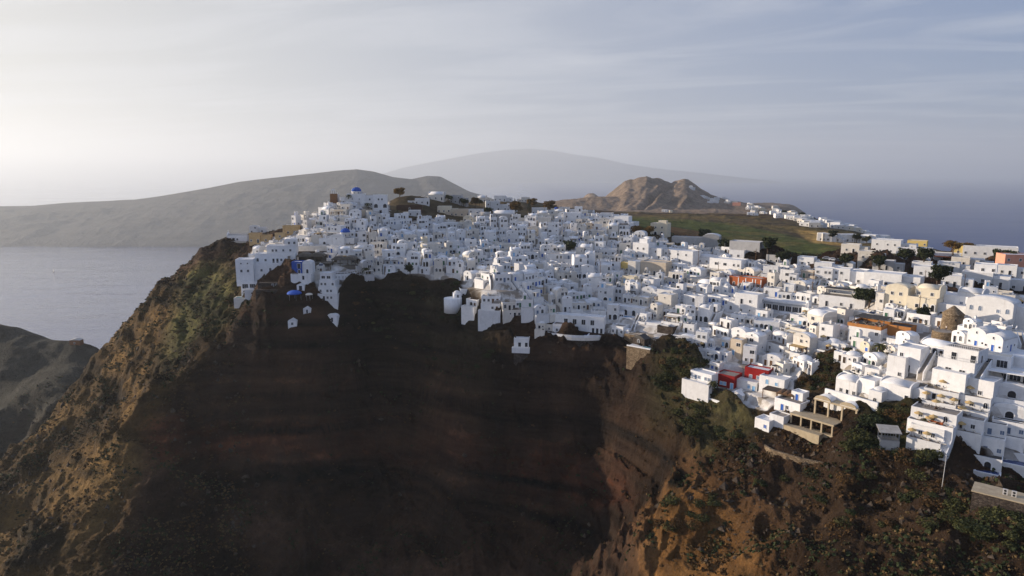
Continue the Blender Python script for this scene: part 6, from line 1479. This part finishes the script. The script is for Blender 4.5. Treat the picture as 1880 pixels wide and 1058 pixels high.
for k, (o, xa, xb, ya, yb, z, t) in enumerate(TERR[:75]):
    if t > 345: break
    m = rnd.random(); xm = rnd.uniform(xa, xb)
    if m < 0.34: furnish('lounger', o, xa + 0.3, (ya + yb) / 2, z, R(90)); furnish('lounger', o, xa + 0.3, (ya + yb) / 2 - 0.9, z, R(90)); furnish('parasol', o, xa + 2.0, (ya + yb) / 2 + 0.3, z, 0, rnd.choice(('straw', 'canvas')))
    elif m < 0.75: furnish('table', o, xm, (ya + yb) / 2, z); furnish('chair', o, xm - 0.75, (ya + yb) / 2, z, R(90)); furnish('chair', o, xm + 0.75, (ya + yb) / 2, z, R(-90))
    if rnd.random() < 0.5: furnish('pot', o, xb, ya + 0.1, z)
# terraces of the eastern hotel: straw parasols, loungers and tables row by row
for o in [q for q in C.objects if q.name.startswith('terrace_hotel')]:
    lab = o["label"]; w = 4.2
    for i, lx in enumerate((-w + 0.8, -w + 3.4, 0.4, 3.4)):
        furnish('parasol' if i % 2 == 0 else 'table', o, lx, -1.3, 0.1, 0, 'straw'); furnish('lounger' if i % 2 else 'chair', o, lx + 1.0, -1.4, 0.1, R(90))
        if i < 3: furnish('parasol' if i == 1 else 'table', o, lx + 0.4, 3.2, 3.3, 0, 'straw'); furnish('chair', o, lx + 1.2, 3.2, 3.3, R(-90)); furnish('chair', o, lx - 0.4, 3.2, 3.3, R(90))
# whitewashed garden walls and stairways in the gaps between houses
def gap_things(n, tries=6000):
    done = 0
    for _ in range(tries):
        if done >= n: break
        k = next(PICK); i, j = vv[0][k], vv[1][k]; x, y, t = float(gx[i, j]), float(gy[i, j]), float(gt[i, j])
        if t > 400: continue
        gx_, gy_ = downhill(x, y, 5); s = math.hypot(gx_, gy_); yaw = math.atan2(-gx_, gy_) + R(rnd.gauss(0, 8))
        st = done % 2 == 0 and s > 0.12
        w, d = (1.6, 7.0) if st else (rnd.uniform(4, 7), 0.6)
        if taken(x, y, yaw, -w / 2, w / 2, 0, d) > 0.12: continue
        claim(x, y, yaw, -w / 2, w / 2, 0, d); z = ground(x, y); u, v, _t = proj(x, y, z); mk = near_mark(x, y)
        if st:
            o = thing('stairway', nlabel2('whitewashed outdoor stairway', mk, x, y), 'stairway', (x, y, z + 0.1), yaw, "stairways of the village"); stair(o, -0.55, 0.55, 0, 0, d, max(1.2, min(6.0, s * d)), 'white', 3.0, rnd.choice(('tile', 'roofw', 'roofg')))
        else:
            o = thing('garden_wall', nlabel2('low whitewashed garden wall', mk, x, y), 'wall', (x, y, z), yaw, "garden walls of the village"); b = MB(); n_ = 6; hh = rnd.uniform(1.0, 1.8); bend = rnd.uniform(-1.2, 1.2)
            for q in range(n_):
                xa, xb = -w / 2 + w * q / n_, -w / 2 + w * (q + 1) / n_; f = lambda a: bend * (1 - (2 * a / w) ** 2)
                b.prism([(xa, f(xa)), (xb, f(xb)), (xb, f(xb) + 0.3), (xa, f(xa) + 0.3)], -2.5, hh)
            b.build('wall', M['white'], o)
        done += 1
    return done
LCOUNT = {}
def nlabel2(txt, mk, x, y):
    m = next(q for q in MARKS if q[0] == mk); d = 'uphill of' if y > m[4] + 4 else 'downhill of' if y < m[4] - 4 else 'level with'
    s = f"{txt}, {d} the {mk}"; LCOUNT[s] = LCOUNT.get(s, 0) + 1
    return s if LCOUNT[s] == 1 else f"{ORDN[min(LCOUNT[s] - 1, 11)]}{s}"
print("GAPS", gap_things(110))
# people: one continuous body grown over a skeleton, clothes by material
def person_mesh(pose, top, legs):
    me = bpy.data.meshes.new('person'); J = {'hip': (0, 0, .95), 'chest': (0, 0, 1.3), 'neck': (0, 0, 1.48), 'head': (0, -.02, 1.64), 'kl': (.10, -.02, .5), 'fl': (.11, .03, .06), 'tl': (.11, -.12, .03), 'kr': (-.10, -.02, .5), 'fr': (-.11, .03, .06), 'tr': (-.11, -.12, .03), 'sl': (.19, 0, 1.40), 'el': (.25, .02, 1.12), 'hl': (.25, -.08, .86), 'sr': (-.19, 0, 1.40), 'er': (-.25, .02, 1.12), 'hr': (-.25, -.08, .86), 'pl': (.09, 0, .9), 'pr': (-.09, 0, .9)}
    if pose == 'sit':
        for k in J: J[k] = (J[k][0], J[k][1], J[k][2] - 0.42)
        J.update(kl=(.12, -.42, .52), fl=(.12, -.42, .06), tl=(.12, -.56, .03), kr=(-.12, -.42, .52), fr=(-.12, -.42, .06), tr=(-.12, -.56, .03), hl=(.2, -.3, .62), hr=(-.2, -.3, .62))
    if pose == 'walk': J.update(kl=(.10, -.2, .52), fl=(.10, -.22, .08), tl=(.10, -.36, .05), kr=(-.10, .08, .5), fr=(-.10, .32, .12), tr=(-.10, .22, .03), hl=(.26, .18, .9), hr=(-.26, -.26, .92))
    E = [('hip', 'chest'), ('chest', 'neck'), ('neck', 'head'), ('hip', 'pl'), ('pl', 'kl'), ('kl', 'fl'), ('fl', 'tl'), ('hip', 'pr'), ('pr', 'kr'), ('kr', 'fr'), ('fr', 'tr'), ('chest', 'sl'), ('sl', 'el'), ('el', 'hl'), ('chest', 'sr'), ('sr', 'er'), ('er', 'hr')]
    N = list(J); me.from_pydata([J[k] for k in N], [(N.index(a), N.index(b)) for a, b in E], [])
    o = bpy.data.objects.new('person', me); C.objects.link(o); md = o.modifiers.new('s', 'SKIN'); o.modifiers.new('u', 'SUBSURF').levels = 1
    rad = {'hip': .15, 'chest': .16, 'neck': .06, 'head': .115, 'pl': .1, 'pr': .1, 'kl': .065, 'kr': .065, 'fl': .045, 'fr': .045, 'tl': .04, 'tr': .04, 'sl': .065, 'sr': .065, 'el': .045, 'er': .045, 'hl': .04, 'hr': .04}
    for k, sv in zip(N, me.skin_vertices[0].data): sv.radius = (rad[k], rad[k] * (0.75 if k in ('chest', 'hip') else 1)); sv.use_root = k == 'hip'
    dg = bpy.context.evaluated_depsgraph_get(); out = bpy.data.meshes.new_from_object(o.evaluated_get(dg)); bpy.data.objects.remove(o); out.name = 'person'; out.materials.clear()
    for m in (M[top], M[legs], M['skin'], M['darkwood']): out.materials.append(m)
    dz = -0.42 if pose == 'sit' else 0
    for p in out.polygons:
        z = p.center.z - dz; x = abs(p.center.x)
        p.material_index = 3 if z > 1.70 or (z > 1.6 and p.center.y > 0.03) else 2 if z > 1.46 or (x > .215 and z < 1.15 and z > .7) else 0 if z > 0.95 else 1; p.use_smooth = True
    return out
PEOPLE = [person_mesh(*a) for a in (('stand', 'clothw', 'cloth'), ('sit', 'cloth', 'clothw'), ('sit', 'clothr', 'cloth'), ('sit', 'clothw', 'cloth'), ('walk', 'cloth', 'cloth'))]
PW = ["person in pale top standing", "person in dark top seated", "person in red top seated", "person in pale top and dark trousers seated", "person in dark clothes walking"]
def people(o, n, xa, xb, ya, yb, z, wherel, only=None):
    for i in range(n):
        k = only if only is not None else rnd.randrange(4); lx, ly, rz = rnd.uniform(xa, xb), rnd.uniform(ya, yb), rnd.uniform(0, 6.28)
        c, s = math.cos(o.rotation_euler.z), math.sin(o.rotation_euler.z); p = link('person', PEOPLE[k], None, (o.location.x + lx * c - ly * s, o.location.y + lx * s + ly * c, o.location.z + z), rz); tag(p, f"{PW[k]} {wherel}", 'person', f"people {wherel}")
        if k in (1, 2, 3): furnish('chair', o, lx - 0.02 * math.sin(rz), ly, z - 0.0, rz - 0, lab=f"dark chair a diner sits on {wherel}")
        if k in (1, 2) : furnish('table', o, lx + 0.75 * math.sin(rz), ly - 0.75 * math.cos(rz), z, lab=f"small round table before diners {wherel}")
def byl(s): return next(q for q in C.objects if s in str(q.get("label", "")) and q.parent is None)
people(byl("orange roof terrace"), 20, -6, 4, 0.8, 10, 6.34, "on the orange restaurant's roof terrace")
people(byl("shaded dining awning"), 12, -8.5, 3.5, -5.2, -0.8, 0.1, "under the dining awning by the orange shop")
o = byl("orange shop building"); people(o, 5, -8, 6, -4, -1.2, 0.05, "in front of the orange shop", 0); people(o, 3, -8, 2, -4, -1.2, 0.05, "on the lane by the orange shop", 4)
people(byl("round tan stone platform"), 3, -2, 2, -2, 2, 2.95, "on the windmill's round platform", 0)
# cars
def car(u, v, yaw, paint, label):
    x, y, z, t = spot(u, v); o = thing('parked_car', label, 'car', (x, y, z + 0.05), R(yaw))
    b = MB(); prof = [(-2.1, .35), (-2.1, .8), (-1.9, .95), (-1.1, 1.0), (-0.5, 1.45), (1.1, 1.48), (1.8, 1.0), (2.1, .95), (2.12, .35)]; b.yprism([(p[0], p[1]) for p in prof], -0.85, 0.85); b.build('body', M[paint], o)
    g = MB()
    g.yprism([(-0.98, 1.02), (-0.46, 1.38), (1.02, 1.41), (1.6, 1.02)], -0.865, 0.865); g.build('windows', M['dark'], o)
    for yy in (-1.35, 1.3):
        for xx in (-0.8, 0.8):
            w = MB(); w.yprism([(yy + .33 * math.cos(a), .33 + .33 * math.sin(a)) for a in np.linspace(0, 6.283, 13)[:-1]], xx - .1, xx + .1); w.build('wheel', M['black'], o)
for u, v, yaw, p, lab in ((1518, 478, 60, 'cars', "silver car in the plateau car park, towards the white row"), (1530, 480, 60, 'carw', "white car second in the plateau car park"), (1541, 482, 62, 'card', "dark car third in the plateau car park"), (1562, 485, 58, 'carw', "white car parked alone by the gabled shed"), (1127, 456, 30, 'carw', "white car on the crest by a wooden pole"), (1136, 460, 30, 'cars', "silver car nearest the wooden pole on the crest"), (1862, 492, 80, 'carw', "white van-like car before the salmon pink house"), (1812, 484, 80, 'cars', "silver car before the long shore villa"), (1650, 415, 40, 'cary', "yellow car")[:5],):
    if v > 430: car(u, v, yaw, p, lab)
# hedges by the windmill villa; sailing boat far below
def hedge(u, v, yaw, w, d, h, label):
    o = site('clipped_hedge', label, 'hedge', u, v, R(yaw)); vv_, ff_ = leaves_np([(x, y, h / 2, 0.6, 0.6, h / 2) for x in np.arange(-w / 2, w / 2 + .1, 0.6) for y in np.arange(0, d + .1, 0.6)], int(140 * w), 0.15, RS, 0.6); link('foliage', np_mesh('foliage', vv_, ff_, L['olive']), o)
hedge(1714, 590, -20, 5, 1.2, 1.4, "clipped green hedge between the pool and the windmill")
pool('swimming_pool', "long pale blue pool beneath the pale yellow mansion", 1640, 580, -18, 14, 3.5, 'pool', 0.7, 'stone')
d = unproj(98, 500, 1.0); tt = SEA_Z / d[2]
o = thing('sailing_boat', "tiny sailing boat alone on the bright sea", 'boat', (d[0] * tt, d[1] * tt, SEA_Z), R(60))
b = MB(); b.add([(-2.2, -7, 2), (2.2, -7, 2), (2.6, 0, 1.8), (-2.6, 0, 1.8), (0, 9, 2.6), (-1.4, -6.5, -0.6), (1.4, -6.5, -0.6), (1.6, 0, -0.8), (-1.6, 0, -0.8), (0, 7, -0.4)], [(0, 1, 2, 3), (3, 2, 4), (5, 8, 7, 6), (8, 9, 7), (0, 5, 6, 1), (1, 6, 7, 2), (2, 7, 9, 4), (4, 9, 8, 3), (3, 8, 5, 0)]); b.build('hull', M['darkwood'], o)
b = MB(); b.tube((0, 1, 1.5), (0, 1, 22), 0.22, 6); b.build('mast', M['steel'], o)
b = MB(); b.add([(0, 0.8, 3.5), (0, -6.5, 3.5), (0, 0.8, 20.5), (0.12, 0.8, 3.5), (0.12, -6.5, 3.5), (0.12, 0.8, 20.5)], [(0, 1, 2), (5, 4, 3), (0, 3, 4, 1), (1, 4, 5, 2), (2, 5, 3, 0)]); b.build('sail', M['canvas'], o)
# ------------------------------------------------------------------ air: one box of even haze round everything
def haze_box():
    m = bpy.data.materials.new("haze_air"); m.use_nodes = True
    nt = m.node_tree
    for n in list(nt.nodes):
        if n.type != 'OUTPUT_MATERIAL': nt.nodes.remove(n)
    pv = nt.nodes.new("ShaderNodeVolumePrincipled")
    pv.inputs["Color"].default_value = (0.75, 0.805, 0.85, 1)
    pv.inputs["Density"].default_value = HAZE_DENSITY
    pv.inputs["Anisotropy"].default_value = HAZE_G
    nt.links.new(pv.outputs[0], nt.nodes["Material Output"].inputs["Volume"])
    s, z0, z1 = 71000.0, SEA_Z - 120, 1340.0
    v = np.array([(-s, -s, z0), (s, -s, z0), (s, s, z0), (-s, s, z0), (-s, -s, z1), (s, -s, z1), (s, s, z1), (-s, s, z1)])
    f = np.array([[3, 2, 1, 0], [4, 5, 6, 7], [0, 1, 5, 4], [1, 2, 6, 5], [2, 3, 7, 6], [3, 0, 4, 7]])
    o = mesh_np("haze", v, f, m, smooth=False)
    o["kind"] = "stuff"; o["label"] = "pale sea haze in the air over the whole view"
    o["category"] = "haze"
haze_box()
